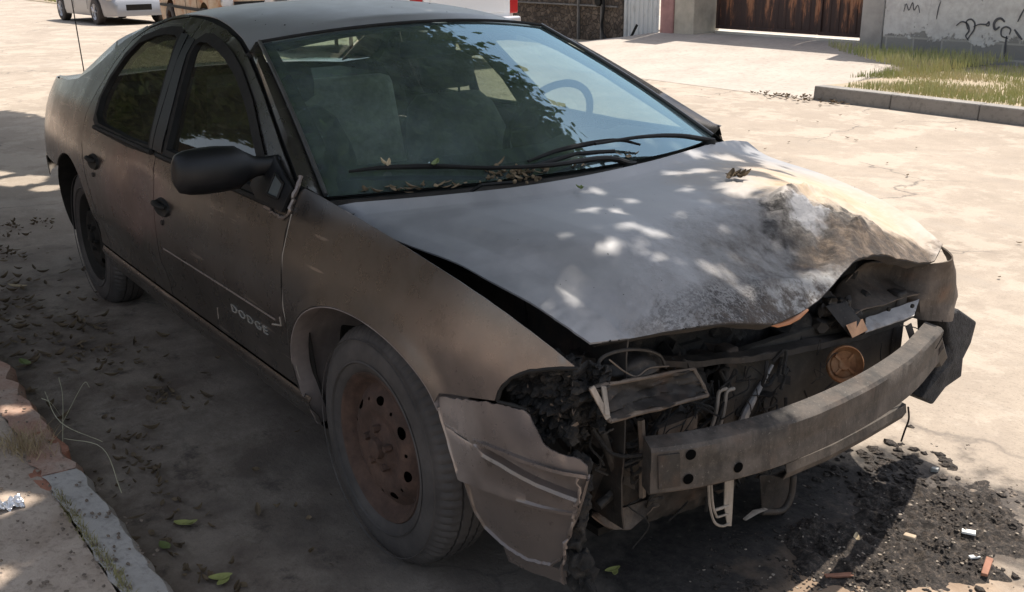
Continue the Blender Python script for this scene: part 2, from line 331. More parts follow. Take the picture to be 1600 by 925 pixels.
# ------------------------------------------------------------------ ground, road, kerbs
def mk_road():
    m=Mt('sun bleached dusty concrete road',(.5,.44,.38),.9)
    big=m.noise(.7,6,.6);med=m.noise(5,7,.65);fine=m.noise(60,5,.7)
    b=m.ramp(big,[(.3,(.275,.225,.175)),(.7,(.40,.335,.27))]);b=m.mix(m.ramp(med,[(.3,.55),(.65,0.)]),b,(.25,.205,.165))
    b=m.mix(m.ramp(m.noise(95,5,.8),[(.32,.75),(.46,0.)]),b,(.15,.12,.10));b=m.mix(m.ramp(m.noise(13,8,.8),[(.52,0.),(.68,.5)]),b,(.22,.18,.145));pat=m.ramp(m.noise(1.7,8,.75),[(.50,0.),(.56,.45)]);b=m.mix(pat,b,(.45,.385,.315))
    st=m.noise(2.2,5,.6,vec=m.map(scale=(.25,1.6,1),rot=(0,0,.05)));b=m.mix(m.ramp(st,[(.55,0.),(.75,.35)]),b,(.27,.24,.21))
    w1=m.n('ShaderNodeVectorMath',operation='ADD');nz=m.n('ShaderNodeTexNoise');nz.inputs['Scale'].default_value=3;nz.inputs['Detail'].default_value=6;m.nt.links.new(m.tc,nz.inputs['Vector'])
    sc=m.n('ShaderNodeVectorMath',operation='SCALE');m.nt.links.new(nz.outputs['Color'],sc.inputs[0]);sc.inputs['Scale'].default_value=.45
    m.nt.links.new(m.tc,w1.inputs[0]);m.nt.links.new(sc.outputs[0],w1.inputs[1])
    cv=m.vor(.5,'DISTANCE_TO_EDGE',vec=w1.outputs[0]);cr_=m.math('MULTIPLY',m.ramp(cv,[(.0,1.),(.007,0.)]),m.ramp(m.noise(.9,2),[(.45,0.),(.55,.8)]));b=m.mix(cr_,b,(.10,.085,.075))
    X=m.xyz()
    # dirt in the gutter by the near kerb, worn in its own ragged outline
    g=m.blob((-1.5,-1.3,0),(3.2,.85,1),.35,2.2,1.0);b=m.mix(m.math('MULTIPLY',g,m.ramp(m.noise(3.5,7,.7),[(.38,.3),(.6,1.)])),b,(.13,.098,.075))
    mk=m.ramp(m.noise(6,8,.75),[(.55,0.),(.66,.8)]);b=m.mix(m.math('MULTIPLY',g,mk),b,(.05,.038,.03))
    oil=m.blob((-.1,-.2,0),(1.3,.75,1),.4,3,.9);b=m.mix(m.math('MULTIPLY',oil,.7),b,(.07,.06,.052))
    soot=m.blob((.62,.02,0),(.36,.72,1),.42,5,.4);b=m.mix(m.math('MULTIPLY',soot,.97),b,m.ramp(m.noise(28,7,.75),[(.4,(.014,.012,.011)),(.62,(.045,.038,.033)),(.75,(.14,.115,.095))]))
    s2=m.blob((.80,.48,0),(.24,.38,1),.5,7,.4);b=m.mix(m.math('MULTIPLY',s2,.9),b,m.ramp(m.noise(24,7,.75),[(.38,(.025,.021,.019)),(.55,(.07,.058,.05)),(.7,(.24,.18,.13))]))
    tan=m.blob((1.0,.05,0),(.3,.3,1),.5,6,.8);b=m.mix(m.math('MULTIPLY',tan,.5),b,(.42,.29,.19))
    m.set('Base Color',b);m.bump(m.math('ADD',m.math('MULTIPLY',med,1.),m.math('MULTIPLY',fine,.5)),.55,.012);return m.m
ROAD=mk_road()
def mk_conc(name,a,b_,scale=4,spot=.5):
    m=Mt(name,a,.9);f=m.noise(scale,7,.65);f2=m.noise(scale*12,6,.7);b=m.ramp(f,[(.3,a),(.7,b_)]);b=m.mix(m.ramp(f2,[(.3,spot),(.5,0.)]),b,tuple(c*.45 for c in a))
    m.set('Base Color',b);m.bump(f2,.5,.008);return m.m
KERB=mk_conc('worn kerb concrete',(.33,.30,.27),(.48,.44,.40));FKERB=mk_conc('grey far kerb',(.20,.185,.17),(.30,.28,.26),2)
SIDEW=mk_conc('dirty sidewalk concrete',(.33,.25,.19),(.52,.42,.34),5,.6)
OLDK=mk_conc('broken brick and mortar edge',(.36,.17,.11),(.46,.36,.29),7,.6);DRIVE=mk_conc('driveway concrete',(.33,.285,.245),(.44,.385,.335),1.2,.4)
BRICK=mk_conc('broken orange brick',(.30,.12,.07),(.42,.20,.13),9,.5)
def sheet(name,x0,x1,y0,y1,z,mat,nx=2,ny=2,fn=None):
    m=MB();m.grid(lambda u,v:(u,v,z+(fn(u,v) if fn else 0)),np.linspace(x0,x1,nx),np.linspace(y0,y1,ny));o=m.go(name,mat);tag(o,kind='structure');return o
sheet('ground',-300,300,-300,300,-.03,mk_conc('bare pale earth',(.34,.28,.22),(.45,.38,.31),.5))
sheet('road',-60,25,-1.41,7.30,0,ROAD,170,30,lambda x,y:.006*fbm((x,y,0),.9) if -1.3<y<7.2 else 0)
def near_edge(x): return -1.415+.02*fbm((x,0,7),2.5)+(.035*fbm((x,2,9),6) if x<-.75 else .016*fbm((x,2,9),7))
m=MB();xs=np.linspace(-30,12,900)
for a,b in zip(xs[:-1],xs[1:]): pass
prof=lambda x:[(x,near_edge(x),-.02),(x,near_edge(x)-.004,.105),(x,near_edge(x)-.02,.128),(x,near_edge(x)-.115,.132)]
# concrete kerb strip (newer piece) from the camera side up to x=-.78, then bricks and rubble edge
def strip(x0,x1,n,name,mat):
    m=MB();P=[prof(x) for x in np.linspace(x0,x1,n)];
    for i in range(n-1): m.loft(P[i],P[i+1])
    return tag(m.go(name,mat,smooth=50),kind='structure')
strip(-.76,12,500,'near_kerb',KERB);strip(-30,-.765,900,'old_brick_kerb',OLDK)
sheet('near_sidewalk',-30,12,-3.4,-1.53,.126,SIDEW,420,30,lambda x,y:.006*fbm((x,y,0),5)+(.012*max(0,fbm((x,y,3),9)) if x<-.6 else 0))
sheet('near_yard_ground',-30,12,-12,-3.4,.12,SIDEW,4,4)
# far side: kerb, verge, driveway, pavement
VERGE=mk_conc('dry verge earth',(.28,.22,.15),(.40,.33,.24),3)
m=MB()
for x0,x1 in [(-4.95+i*.95,-4.95+(i+1)*.95-.012) for i in range(22)]:
    m.hexa([(x0,7.30,-.02),(x1,7.30,-.02),(x1,7.47,-.02),(x0,7.47,-.02)],[(x0,7.315,.15),(x1,7.315,.15),(x1,7.47,.15),(x0,7.47,.15)])
tag(m.go('far_kerb',FKERB,smooth=0,bevel=.012),kind='structure')
sheet('far_verge',-4.95,16,7.46,11.4,.135,VERGE,120,24,lambda x,y:.02*fbm((x,y,1),1.3))
def dz(x,y):
    t=min(1,max(0,(y-7.3)/3.6));e=1-min(1,max(0,(-x-11.0)/1.5));return .23*(t**1.2)*(e) 
m=MB();m.grid(lambda u,v:(u-(.5*(v-7.3) if u>-5 else 0)*.55,v,.003+dz(u,v)),np.linspace(-12.3,-4.96,40),np.linspace(7.25,11.35,30));tag(m.go('driveway',DRIVE),kind='structure')
sheet('far_pavement',-60,-12.3,7.3,11.2,.004,VERGE,40,6)
sheet('yard_ground',-14,18,11.35,22,.26,DRIVE,3,3)

# ------------------------------------------------------------------ walls and gates across the street
def mk_stucco():
    m=Mt('peeling whitewashed stucco',(.6,.6,.6),.9);f=m.noise(3.5,7,.7)
    zz=m.math('ADD',m.xyz()[2],m.math('MULTIPLY',m.math('SUBTRACT',f,.5),.75))
    peel=m.ramp(m.math('ADD',m.math('MULTIPLY',zz,1.),0.),[(.40,1.),(.43,0.)])
    p2=m.ramp(m.noise(9,6,.7),[(.64,0.),(.66,.8)]);peel=m.math('MAXIMUM',peel,p2)
    blk=m.n('ShaderNodeTexBrick');blk.inputs['Scale'].default_value=1;blk.inputs['Brick Width'].default_value=.42;blk.inputs['Row Height'].default_value=.2;blk.inputs['Mortar Size'].default_value=.012
    blk.inputs['Color1'].default_value=(.25,.24,.23,1);blk.inputs['Color2'].default_value=(.31,.30,.28,1);blk.inputs['Mortar'].default_value=(.42,.40,.37,1)
    m.nt.links.new(m.map(rot=(PI/2,0,0)),blk.inputs['Vector'])
    white=m.ramp(m.noise(7,7,.65),[(.3,(.50,.48,.47)),(.6,(.66,.65,.63))]);white=m.mix(m.ramp(m.noise(3,6,.7,vec=m.map(scale=(5,5,1))),[(.6,0.),(.75,.5)]),white,(.36,.34,.33))
    b=m.mix(peel,white,blk.outputs[0]);m.set('Base Color',b);m.bump(m.math('SUBTRACT',m.noise(20,5,.6),peel),.6,.012);return m.m
STUC=mk_stucco()
def wall(name,x0,x1,y,z0,h,t,mat,label,cat='wall',group=None):
    m=MB();m.box(((x0+x1)/2,y+t/2,z0+h/2),(x1-x0,t,h));o=m.go(name,mat,smooth=0,bevel=.01);tag(o,label,cat,group);return o
sw=wall('stucco_wall',-6.58,16,10.85,-.02,2.9,.2,STUC,'peeling whitewashed block wall with black graffiti behind the grass verge')
GRAF=simple('grey black spray paint',(.09,.09,.10),.8,0,.2,10,0)
def stroke(pts,wd,name='graffiti'):
    P=[AY(u,v,10.845) for u,v in pts];P=cr(P,6);V=[];F=[]
    for i,p in enumerate(P):
        t=P[min(i+1,len(P)-1)]-P[max(i-1,0)];t=t/np.linalg.norm(t);nn=np.array([-t[2],0,t[0]])
        ww=wd*(.6+.4*math.sin(PI*i/(len(P)-1)));V+= [p+nn*ww/2,p-nn*ww/2]
    for i in range(len(P)-1):F.append((2*i,2*i+1,2*i+3,2*i+2))
    return V,F
gm=MB()
for pts,wd in [([(1494,40),(1503,34),(1512,38),(1514,48),(1509,56),(1513,63)],.022),([(1512,46),(1510,34),(1517,30),(1523,36),(1522,46),(1516,55),(1511,62)],.022),([(1521,42),(1530,38),(1541,38),(1545,34),(1545,40),(1540,40)],.02),
               ([(1562,42),(1555,46),(1553,38),(1557,31),(1564,29),(1570,34)],.035),([(1575,60),(1565,56),(1565,46),(1572,42),(1579,46),(1577,54)],.022),([(1585,46),(1592,56),(1597,62)],.03),([(1573,56),(1571,70),(1570,90)],.025),([(1590,34),(1596,22),(1603,10)],.02),([(1470,2),(1466,14),(1463,30)],.014),
               ([(1412,18),(1416,6),(1420,16),(1426,4),(1428,16),(1434,8),(1437,20)],.012)]:
    V,F=stroke(pts,wd);gm.add(V,F)
gm.go('graffiti',GRAF,sw,smooth=0,solid=.002)
GP=simple('grey gate post plaster',(.38,.36,.34),.9,0,.2,4,.3,.01)
wall('gate_post',-6.93,-6.585,10.83,-.02,2.95,.62,GP,'grey plastered post right of the rusty gate','gate post')
wall('gate_post',-10.60,-10.15,10.83,-.02,2.95,.62,simple('beige plaster',(.44,.40,.33),.9,0,.25,3,.3,.01),'beige plastered post left of the rusty gate','gate post')
wall('pink_pillar',-10.90,-10.604,10.80,-.02,2.95,.3,simple('faded pink paint',(.40,.22,.20),.9,0,.25,4,.3,.01),'faded pink pillar beside the white panel fence','pillar')
def mk_gate():
    m=Mt('rust streaked dark brown gate paint',(.08,.05,.04),.65,.1)
    st=m.noise(3.2,7,.7,vec=m.map(scale=(3.4,1,.55)));zz=m.xyz()[2]
    k=m.math('ADD',st,m.math('MULTIPLY',m.math('SUBTRACT',zz,.62),.30))
    b=m.ramp(k,[(.48,(.055,.032,.028)),(.55,(.10,.05,.035)),(.62,(.34,.15,.075)),(.72,(.42,.22,.13))]);m.set('Base Color',b);m.bump(m.noise(30,6,.7),.3,.004);return m.m
GATE=mk_gate()
g=empty('metal_gate',(-8.5,11.35,.26));tag(g,'dark brown double gate streaked with orange rust','gate')
def ribbed(x0,x1,z0,z1,y,pitch=.155,d=.010):
    m=MB();xs=[];x=x0
    while x<x1-.001:
        for dx,dd in ((0,0),(pitch*.62,0),(pitch*.68,-d),(pitch*.94,-d)):
            if x+dx<x1:xs.append((x+dx,dd))
        x+=pitch
    xs.append((x1,0));m.loft([(a,y+dd,z0) for a,dd in xs],[(a,y+dd,z1) for a,dd in xs]);return m
gx0,gx1=-10.14,-6.94
def loc(o,root): # keep world coordinates under a root that is not at the origin
    o.matrix_parent_inverse=Matrix.Translation(Vector(root.location)).inverted() if root.rotation_euler.z==0 else (Matrix.Translation(Vector(root.location))@Matrix.Rotation(root.rotation_euler.z,4,'Z')).inverted();return o
for x0,x1 in ((gx0+.02,-8.06),(-8.04,gx1-.02)):
    loc(ribbed(x0+.05,x1-.05,.36,2.30,11.36).go('gate_leaf',GATE,g,smooth=0,solid=.004),g)
    m=MB();
    for c,s in (((x0+.025,11.355,1.33),(.05,.05,2.04)),((x1-.025,11.355,1.33),(.05,.05,2.04)),(((x0+x1)/2,11.355,.335),(x1-x0-.1,.05,.05)),(((x0+x1)/2,11.355,2.33),(x1-x0-.1,.05,.05))):m.box(c,s)
    loc(m.go('gate_frame',GATE,g,smooth=0,bevel=.004),g)
lin=MB();lin.box((-8.54,11.33,2.62),(3.2,.3,.22));tag(lin.go('lintel_beam',GP,smooth=0,bevel=.01),'grey concrete lintel over the rusty gate','beam')
THR=simple('pale threshold concrete',(.62,.58,.50),.9,0,.1,6,.2,.004)
m=MB();m.box((-8.54,11.40,.15),(3.19,.14,.24));tag(m.go('threshold',THR,smooth=0,bevel=.008),kind='structure')
# white panel fence and stone wall
wp=empty('panel_fence',(-11.3,10.75,0));tag(wp,'white corrugated metal panel fence between stone wall and pink pillar','fence')
WPM=Mt('chalky white sheet metal',(.7,.7,.68),.7);WPM.set('Base Color',WPM.mix(WPM.ramp(WPM.noise(6,6,.7,vec=WPM.map(scale=(1,1,.5))),[(.55,0.),(.75,.6)]),(.62,.63,.62),(.30,.28,.25)));WPM=WPM.m
loc(ribbed(-11.72,-10.91,.03,2.3,10.78,.11,.02).go('panel',WPM,wp,smooth=0,solid=.004),wp)
m=MB();m.box((-11.72,10.77,1.15),(.06,.06,2.34));loc(m.go('fence_post',WPM,wp,smooth=0,bevel=.005),wp)
def mk_stone():
    m=Mt('dark brown stone facing',(.1,.08,.06),.9);c=m.vor(11,'F1',out='Color');e=m.vor(11,'DISTANCE_TO_EDGE')
    v=m.n('ShaderNodeSeparateColor');m.nt.links.new(c,v.inputs[0]);b=m.ramp(v.outputs[0],[(0.,(.075,.055,.042)),(.5,(.14,.105,.08)),(1.,(.22,.17,.13))])
    b=m.mix(m.ramp(e,[(.0,1.),(.04,0.)]),b,(.05,.042,.035));b=m.mix(m.ramp(m.noise(20,6,.7),[(.4,.5),(.6,0.)]),b,(.05,.04,.03));m.set('Base Color',b);m.bump(m.ramp(e,[(0.,0.),(.12,1.)]),.8,.03);return m.m
STONE=mk_stone()
stw=wall('stone_wall',-60,-11.76,10.7,-.02,2.7,.3,STONE,'dark brown rubble stone wall behind the white pickup truck')
m=MB()
for x in (-12.9,-12.25):m.box((x,10.665,1.3),(.035,.05,2.6))
m.box((-14.2,10.672,.62),(4.7,.03,.03));m.go('conduit',simple('grey conduit pipe',(.16,.15,.14),.6),stw,smooth=0,bevel=.006)
m=MB();m.lathe([(10.60,.0),(10.60,.075),(10.69,.085)],20,'y',(-12.30,0,.70));m.box((-12.3,10.66,.70),(.10,.08,.16));m.go('meter',BLACK,stw,bevel=.004)
hp=cr([(-12.22,10.62,.95),(-12.12,10.6,.6),(-12.15,10.58,.28),(-11.95,10.52,.08),(-11.6,10.45,.06),(-11.35,10.5,.1),(-11.2,10.55,.35)],8)
m=MB();m.tube(hp,.022,8);tag(m.go('black_hose',BLACK),'black hose looping down beside the stone wall to the white fence','hose')

wall('added_shade_wall',-45,-2.5,-4.9,-.02,3.2,.25,simple('dull brown shade wall plaster',(.20,.155,.12),.9,0,.25,2,.4,.01),'added unseen brown plastered wall along the near sidewalk that darkens the sedan side')  # unseen wall, added to darken the sedan's side and its window reflections
# grass on verge: many blades
def mk_grass(name,a,b_,c):
    m=Mt(name,a,.8);v=m.n('ShaderNodeObjectInfo');f=m.noise(1.6,5,.6);m.set('Base Color',m.ramp(f,[(.3,a),(.5,b_),(.72,c)]));m.set('Specular IOR Level',.2);return m.m
GR=mk_grass('verge grass',(.28,.33,.11),(.42,.41,.19),(.55,.48,.30))
random.seed(5)
def blades(name,mat,n,pos,hmin,hmax,label=None,wd=.0045,lean=.35):
    V=[];F=[]
    for i in range(n):
        q=pos()
        if q is None:continue
        x,y,z,k=q;h=random.uniform(hmin,hmax)*k;a=random.uniform(0,2*PI);l=random.uniform(0,lean)*h;dx,dy=math.cos(a)*l,math.sin(a)*l;b=random.uniform(0,PI);wx,wy=math.cos(b)*wd,math.sin(b)*wd
        j=len(V);V+=[(x-wx,y-wy,z),(x+wx,y+wy,z),(x+dx*.4+wx*.7,y+dy*.4+wy*.7,z+h*.6),(x+dx*.4-wx*.7,y+dy*.4-wy*.7,z+h*.6),(x+dx,y+dy,z+h)];F+=[(j,j+1,j+2,j+3),(j+3,j+2,j+4)]
    o=build(name,V,F,mat,smooth=0);tag(o,label,'grass' if label else None,kind='stuff');return o
def gpos():
    x=random.uniform(-5.2,3.5);y=random.uniform(7.5,10.7)
    d=fbm((x,y,0),.9)+.35
    if x<-4.75+.35*(y-7.5)*0: 
        if y<8.2:return None
    if y>9.4 and random.random()<.6:return None
    if d<random.uniform(-.2,.45):return None
    return x,y,.14,.7+.6*max(0,d)
blades('verge_grass',GR,60000,gpos,.02,.095,'yellow green grass growing on the verge behind the far kerb')
def gpos2():
    x=random.uniform(-7.4,-4.6);y=random.uniform(8.9,10.75)
    if y<10.75-(x+7.4)*.75:return None
    return x,y,.20,1.
blades('driveway_grass',GR,4000,gpos2,.05,.16,'green weeds at the foot of the gate post beside the driveway')
# weed bank far up the street
def bp_():
    x=random.uniform(-60,-29);y=random.uniform(7.6,10.5);return x,y,.02+.25*max(0,fbm((x,y,0),.5)),1
sheet('weedy_bank',-60,-29,7.4,10.68,.02,VERGE,60,12,lambda x,y:.25*max(0,fbm((x,y,0),.5)))
blades('bank_weeds',GR,9000,bp_,.1,.5,'pale green weeds along the foot of the wall up the street',.03)

# ================================================================== the wrecked sedan (front axle at x=0, nose towards +x)
car=empty('wrecked_sedan',(0,0,0));tag(car,'burnt dusty dark brown sedan with crumpled hood and missing front bumper','car')
PL=[(-3.77,0),(-3.77,.35),(-3.72,.62),(-3.60,.76),(-3.3,.845),(-2.7,.89),(-1.8,.905),(-.9,.905),(-.3,.905),(.1,.895),(.4,.865),(.6,.815),(.75,.73),(.85,.58),(.90,.35),(.915,0)]
PZ=[(.1,.80),(.2,.835),(.3,.87),(.42,.893),(.55,.905),(.68,.902),(.78,.885),(.86,.862),(.92,.835),(.98,.80),(1.05,.755),(1.12,.71),(1.2,.655),(1.27,.595),(1.31,.55),(1.36,.46)]
PC=cr(PL,12);PS=np.r_[0,np.cumsum(np.hypot(*np.diff(PC,axis=0).T))];PS-=np.interp(0,PC[:,0],PS)
PT=np.gradient(PC,axis=0);PT/=np.linalg.norm(PT,axis=1)[:,None];ZC=cr(PZ,12)
def side(s,z,sg=-1,out=0.):      # point of the body side at arc length s and height z; sg -1 right, +1 left
    x=np.interp(s,PS,PC[:,0]);y=np.interp(s,PS,PC[:,1]);tx=np.interp(s,PS,PT[:,0]);ty=np.interp(s,PS,PT[:,1]);i=.905-np.interp(z,ZC[:,0],ZC[:,1])-out
    return (x+ty*i,sg*(y-tx*i),z)
DOORF=[(-.372,.36),(-.388,.457),(-.415,.604),(-.423,.749),(-.411,.856),(-.418,.925),(-.52,.972),(-.64,1.02),(-.77,1.075),(-.90,1.13),(-1.04,1.185),(-1.15,1.222),(-1.30,1.262),(-1.48,1.292),(-1.66,1.308),(-1.76,1.313),(-1.72,1.22),(-1.62,1.04),(-1.54,.90),(-1.515,.78),(-1.505,.6),(-1.48,.45),(-1.45,.36)]
WINF=[(-.565,.895),(-.66,.95),(-.80,1.02),(-.94,1.092),(-1.05,1.138),(-1.147,1.175),(-1.30,1.217),(-1.42,1.240),(-1.54,1.256),(-1.61,1.254),(-1.645,1.235),(-1.635,1.20),(-1.56,1.09),(-1.485,.99),(-1.445,.92),(-1.435,.888),(-1.0,.880)]
DOORR=[(-1.45,.36),(-1.48,.45),(-1.505,.6),(-1.515,.78),(-1.54,.90),(-1.62,1.04),(-1.72,1.22),(-1.76,1.313),(-1.9,1.316),(-2.08,1.296),(-2.25,1.258),(-2.36,1.205),(-2.44,1.11),(-2.48,1.0),(-2.50,.90),(-2.47,.78),(-2.41,.66),(-2.33,.55),(-2.27,.45),(-2.22,.36)]
WINR=[(-1.59,.880),(-1.62,.93),(-1.72,1.08),(-1.80,1.20),(-1.85,1.255),(-1.90,1.263),(-2.0,1.26),(-2.10,1.248),(-2.24,1.214),(-2.32,1.148),(-2.372,1.061),(-2.375,.98),(-2.335,.91),(-2.26,.880),(-1.83,.873)]
WR=.325
def arc(cx,cz,r,a0,a1,n=16,rx=1): return [(cx+r*rx*math.cos(R(a0+(a1-a0)*i/n)),cz+r*math.sin(R(a0+(a1-a0)*i/n))) for i in range(n+1)]
QUART=[(-2.22,.36),(-2.27,.45),(-2.33,.55),(-2.41,.66),(-2.47,.78),(-2.50,.90),(-2.48,1.0),(-2.44,1.11),(-2.36,1.205),(-2.25,1.258),(-2.08,1.296),(-1.9,1.316),(-2.03,1.320),(-2.16,1.299),(-2.32,1.257),(-2.45,1.205),(-2.58,1.135),(-2.73,1.062),(-2.88,1.014),(-3.05,.993),(-3.3,.978),(-3.6,.965),(-3.70,.93),(-3.72,.80),(-3.72,.62),(-3.45,.60),(-3.12,.60)]+arc(-2.743,.31,.375,50,146,14)[::1]
QUART=[(-2.22,.36),(-2.27,.45),(-2.33,.55),(-2.41,.66),(-2.47,.78),(-2.50,.90),(-2.48,1.0),(-2.44,1.11),(-2.36,1.205),(-2.25,1.258),(-2.08,1.296),(-1.9,1.316),(-2.03,1.320),(-2.16,1.299),(-2.32,1.257),(-2.45,1.205),(-2.58,1.135),(-2.73,1.062),(-2.88,1.014),(-3.05,.993),(-3.3,.978),(-3.6,.965),(-3.70,.93),(-3.72,.80),(-3.72,.62),(-3.45,.60)]+arc(-2.743,.31,.385,131,8,20)
# front wheel opening
ARCHF=[(-.37,.36),(-.385,.44),(-.357,.53),(-.30,.605),(-.22,.655),(-.12,.685),(-.02,.695),(.08,.690),(.17,.672),(.25,.642),(.31,.605),(.347,.560)];ARCHF=[tuple(p) for p in cr(ARCHF,4)]
FENDER=[(-.411,.856),(-.418,.925),(-.395,.938),(-.30,.934),(-.186,.926),(-.07,.918),(.053,.907),(.17,.894),(.278,.879),(.37,.864),(.46,.845),(.53,.826),(.595,.803),(.655,.777),(.712,.746),(.69,.741),(.636,.727),(.595,.713),(.56,.695),(.537,.672),(.527,.655),(.519,.630),(.43,.614),(.352,.600)]+ARCHF[::-1][1:]+[(-.372,.36),(-.388,.457),(-.415,.604),(-.423,.749)]
FENDER=[p for i,p in enumerate(FENDER) if i==0 or (abs(p[0]-FENDER[i-1][0])+abs(p[1]-FENDER[i-1][1]))>.004]
ARCHD=resample(ARCHF,90)
def crease(s,z):    # body crease above the moulding, tucked lower doors
    o=0
    if z<.47:o-=.010*math.exp(-((z-.43)/.05)**2)
    o+=.004*math.exp(-((z-.81)/.02)**2)
    return o
def SD(sg,dent=False):
    def f(s,z):
        o=crease(s,z)
        if sg<0:
            o-=.018*math.exp(-((s+1.72)/.20)**2-((z-.66)/.14)**2)   # dent in the rear door
            o+=.0015*fbm((s,z,0),5)
        return side(s,z,sg,o)
    return f
def FD(sg):
    def f(s,z):
        o=0
        d=min(math.hypot(s-a,z-b) for a,b in ARCHD);o+=.012*math.exp(-(d/.035)**2)
        if z>.84:o-=.6*(z-.84)**2
        if sg>0:
            if s>.3:o-=.30*(s-.3)
            k=max(0,z-.60)/.3;o-=.045*k;p=side(s,z,sg,o);return (p[0],p[1],p[2]-.10*k*min(1,max(0,(s+.42)/.25))-.2*max(0,s-.42))
        return side(s,z,sg,o)
    return f
def inner(pts,sg,d): return [side(a,b,sg,-d) for a,b in pts]
for sg in (-1,1):
    sp=P_SIDE
    # doors
    for nm,OUT,WIN in (('front_door',DOORF,WINF),('rear_door',DOORR,WINR)):
        dr=surfpanel(nm,OUT,SD(sg),sp,car,holes=[WIN],step=.04,gap=.0035,solid=.006)
        # rubber frame round the glass, slightly proud
        W2=dens(WIN,.03);So=shrink(WIN,-.018);Si=shrink(WIN,.012)
        m=MB();n=len(WIN)
        A=[side(a,b,sg,.012) for a,b in So];B=[side(a,b,sg,.013) for a,b in Si];D=[side(a,b,sg,-.014) for a,b in Si]
        m.add(A+B+D,[(i,(i+1)%n,n+(i+1)%n,n+i) for i in range(n)]+[(n+i,n+(i+1)%n,2*n+(i+1)%n,2*n+i) for i in range(n)])
        m.go('window_seal',BLACK,dr,smooth=60)
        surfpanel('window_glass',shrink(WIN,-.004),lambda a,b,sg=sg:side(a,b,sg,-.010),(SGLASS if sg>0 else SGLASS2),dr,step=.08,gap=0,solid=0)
        # pull handle: recess plate and bowl
        hs,hz=(-1.40,.705) if nm=='front_door' else (-2.27,.735)
        m=MB();P=[side(hs+.070*math.cos(t),hz+.028*math.sin(t),sg,.012) for t in np.linspace(0,2*PI,20,endpoint=False)]
        Q=[side(hs+.076*math.cos(t),hz+.033*math.sin(t),sg,.002) for t in np.linspace(0,2*PI,20,endpoint=False)]
        m.add(P+Q+[side(hs,hz,sg,.0045)],[(i,(i+1)%20,20+(i+1)%20,20+i) for i in range(20)]+[(i,(i+1)%20,40) for i in range(20)])
        hh=m.go('handle',BLACK,dr,smooth=50)
        m=MB();m.tube([side(hs-.066+.132*i/8,hz+.012-.002*math.cos(i),sg,.016+.010*math.sin(PI*i/8)) for i in range(9)],[.005,.009,.011,.011,.011,.011,.011,.009,.005],8);m.go('paddle',BLACK,hh)
        m=MB();m.lathe([(-.002,.0),(-.002,.009),(.004,.010)],14,'y',tuple(side(hs-.005,hz-.055,sg,.006)));m.go('lock',SOOTM,hh)
    for nm,po in (('pillar_cover',[(-1.455,.885),(-1.50,.98),(-1.575,1.09),(-1.65,1.20),(-1.665,1.25),(-1.735,1.25),(-1.705,1.17),(-1.62,1.025),(-1.545,.885)]),('pillar_cover',[(-1.552,.885),(-1.63,1.03),(-1.735,1.22),(-1.76,1.26),(-1.835,1.262),(-1.79,1.2),(-1.71,1.08),(-1.61,.93),(-1.58,.885)])):
        surfpanel(nm,po,lambda a,b,sg=sg:side(a,b,sg,.015),PLAST,car,step=.04,gap=0,solid=.003)
    # belt trim
    for a,b in ((-1.50,-.52),(-2.30,-1.56)):
        m=MB();m.tube([side(s,.872-.0*s,sg,.012) for s in np.linspace(a,b,14)],.010,6);m.go('belt_trim',BLACK,car)
    # side moulding bead
    m=MB();m.tube([side(s,.552,sg,.004) for s in np.linspace(-1.42,-.47,16)],.0035,5);m.go('side_moulding',P_BURN,car)
    surfpanel('quarter_panel',QUART,SD(sg),sp,car,step=.06,gap=.0035,solid=.006)
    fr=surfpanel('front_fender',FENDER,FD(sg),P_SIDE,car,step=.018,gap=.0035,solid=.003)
    # rocker panel with two ridges
    m=MB();xs=np.linspace(-2.36,-.33,40);ys=[(.352,.0),(.335,.012),(.318,.010),(.29,-.004),(.262,-.002),(.245,-.008),(.232,-.04),(.228,-.09)]
    m.grid(lambda u,v:side(u,ys[int(v)][0],sg,ys[int(v)][1]),xs,range(len(ys)));m.go('rocker_panel',sp,car,smooth=60,solid=.003)
    # dark inner jamb wall hiding the gaps
    JB=[(-2.36,.25),(-2.6,.55),(-2.6,.86),(-.36,.86),(-.36,.25)]
    surfpanel('inner_sill',JB,lambda a,b,sg=sg:side(a,b,sg,-.045),DARK,car,step=.15,gap=0,solid=.004)
    m=MB();m.loft([side(s,z,sg,-.02) for s,z in [(-1.60,.86),(-1.66,1.04),(-1.745,1.2),(-1.80,1.30)]],[side(s,z,sg,-.02) for s,z in [(-1.44,.86),(-1.55,1.04),(-1.66,1.2),(-1.72,1.30)]]);m.go('centre_pillar',DARK,car,solid=.02)

# front wheel-opening flange and liner
for sg in (-1,1):
    m=MB();A=[FD(sg)(a,b) for a,b in [(-.365,.25)]+ARCHF];rings=[A]
    for k,(d,e) in enumerate(((.03,.0),(.06,.012),(.16,.02),(.30,.0))):
        rr=[]
        for (a,b) in [(-.365,.25)]+ARCHF:
            p=side(a,b,sg,-d);q=np.array((0.,p[1],.31));v=np.array(p)-q;v[1]=0;L=np.linalg.norm(v);rr.append(tuple(np.array(p)+v/L*(e-.0)))
        rings.append(rr)
    for a,b in zip(rings[:-1],rings[1:]):m.loft(a,b)
    m.go('wheel_arch_liner',simple('dusty arch liner %d'%sg,(.20,.165,.15),.9,0,.3,12,.3,.004),car,smooth=60,solid=.003)
    m=MB();P=arc(-2.743,.31,.385,188,-6,26);m.loft([side(a,b,sg,-.002) for a,b in P],[side(a,b,sg,-.30) for a,b in P]);m.go('wheel_arch_liner',DARK,car,smooth=60,solid=.003)

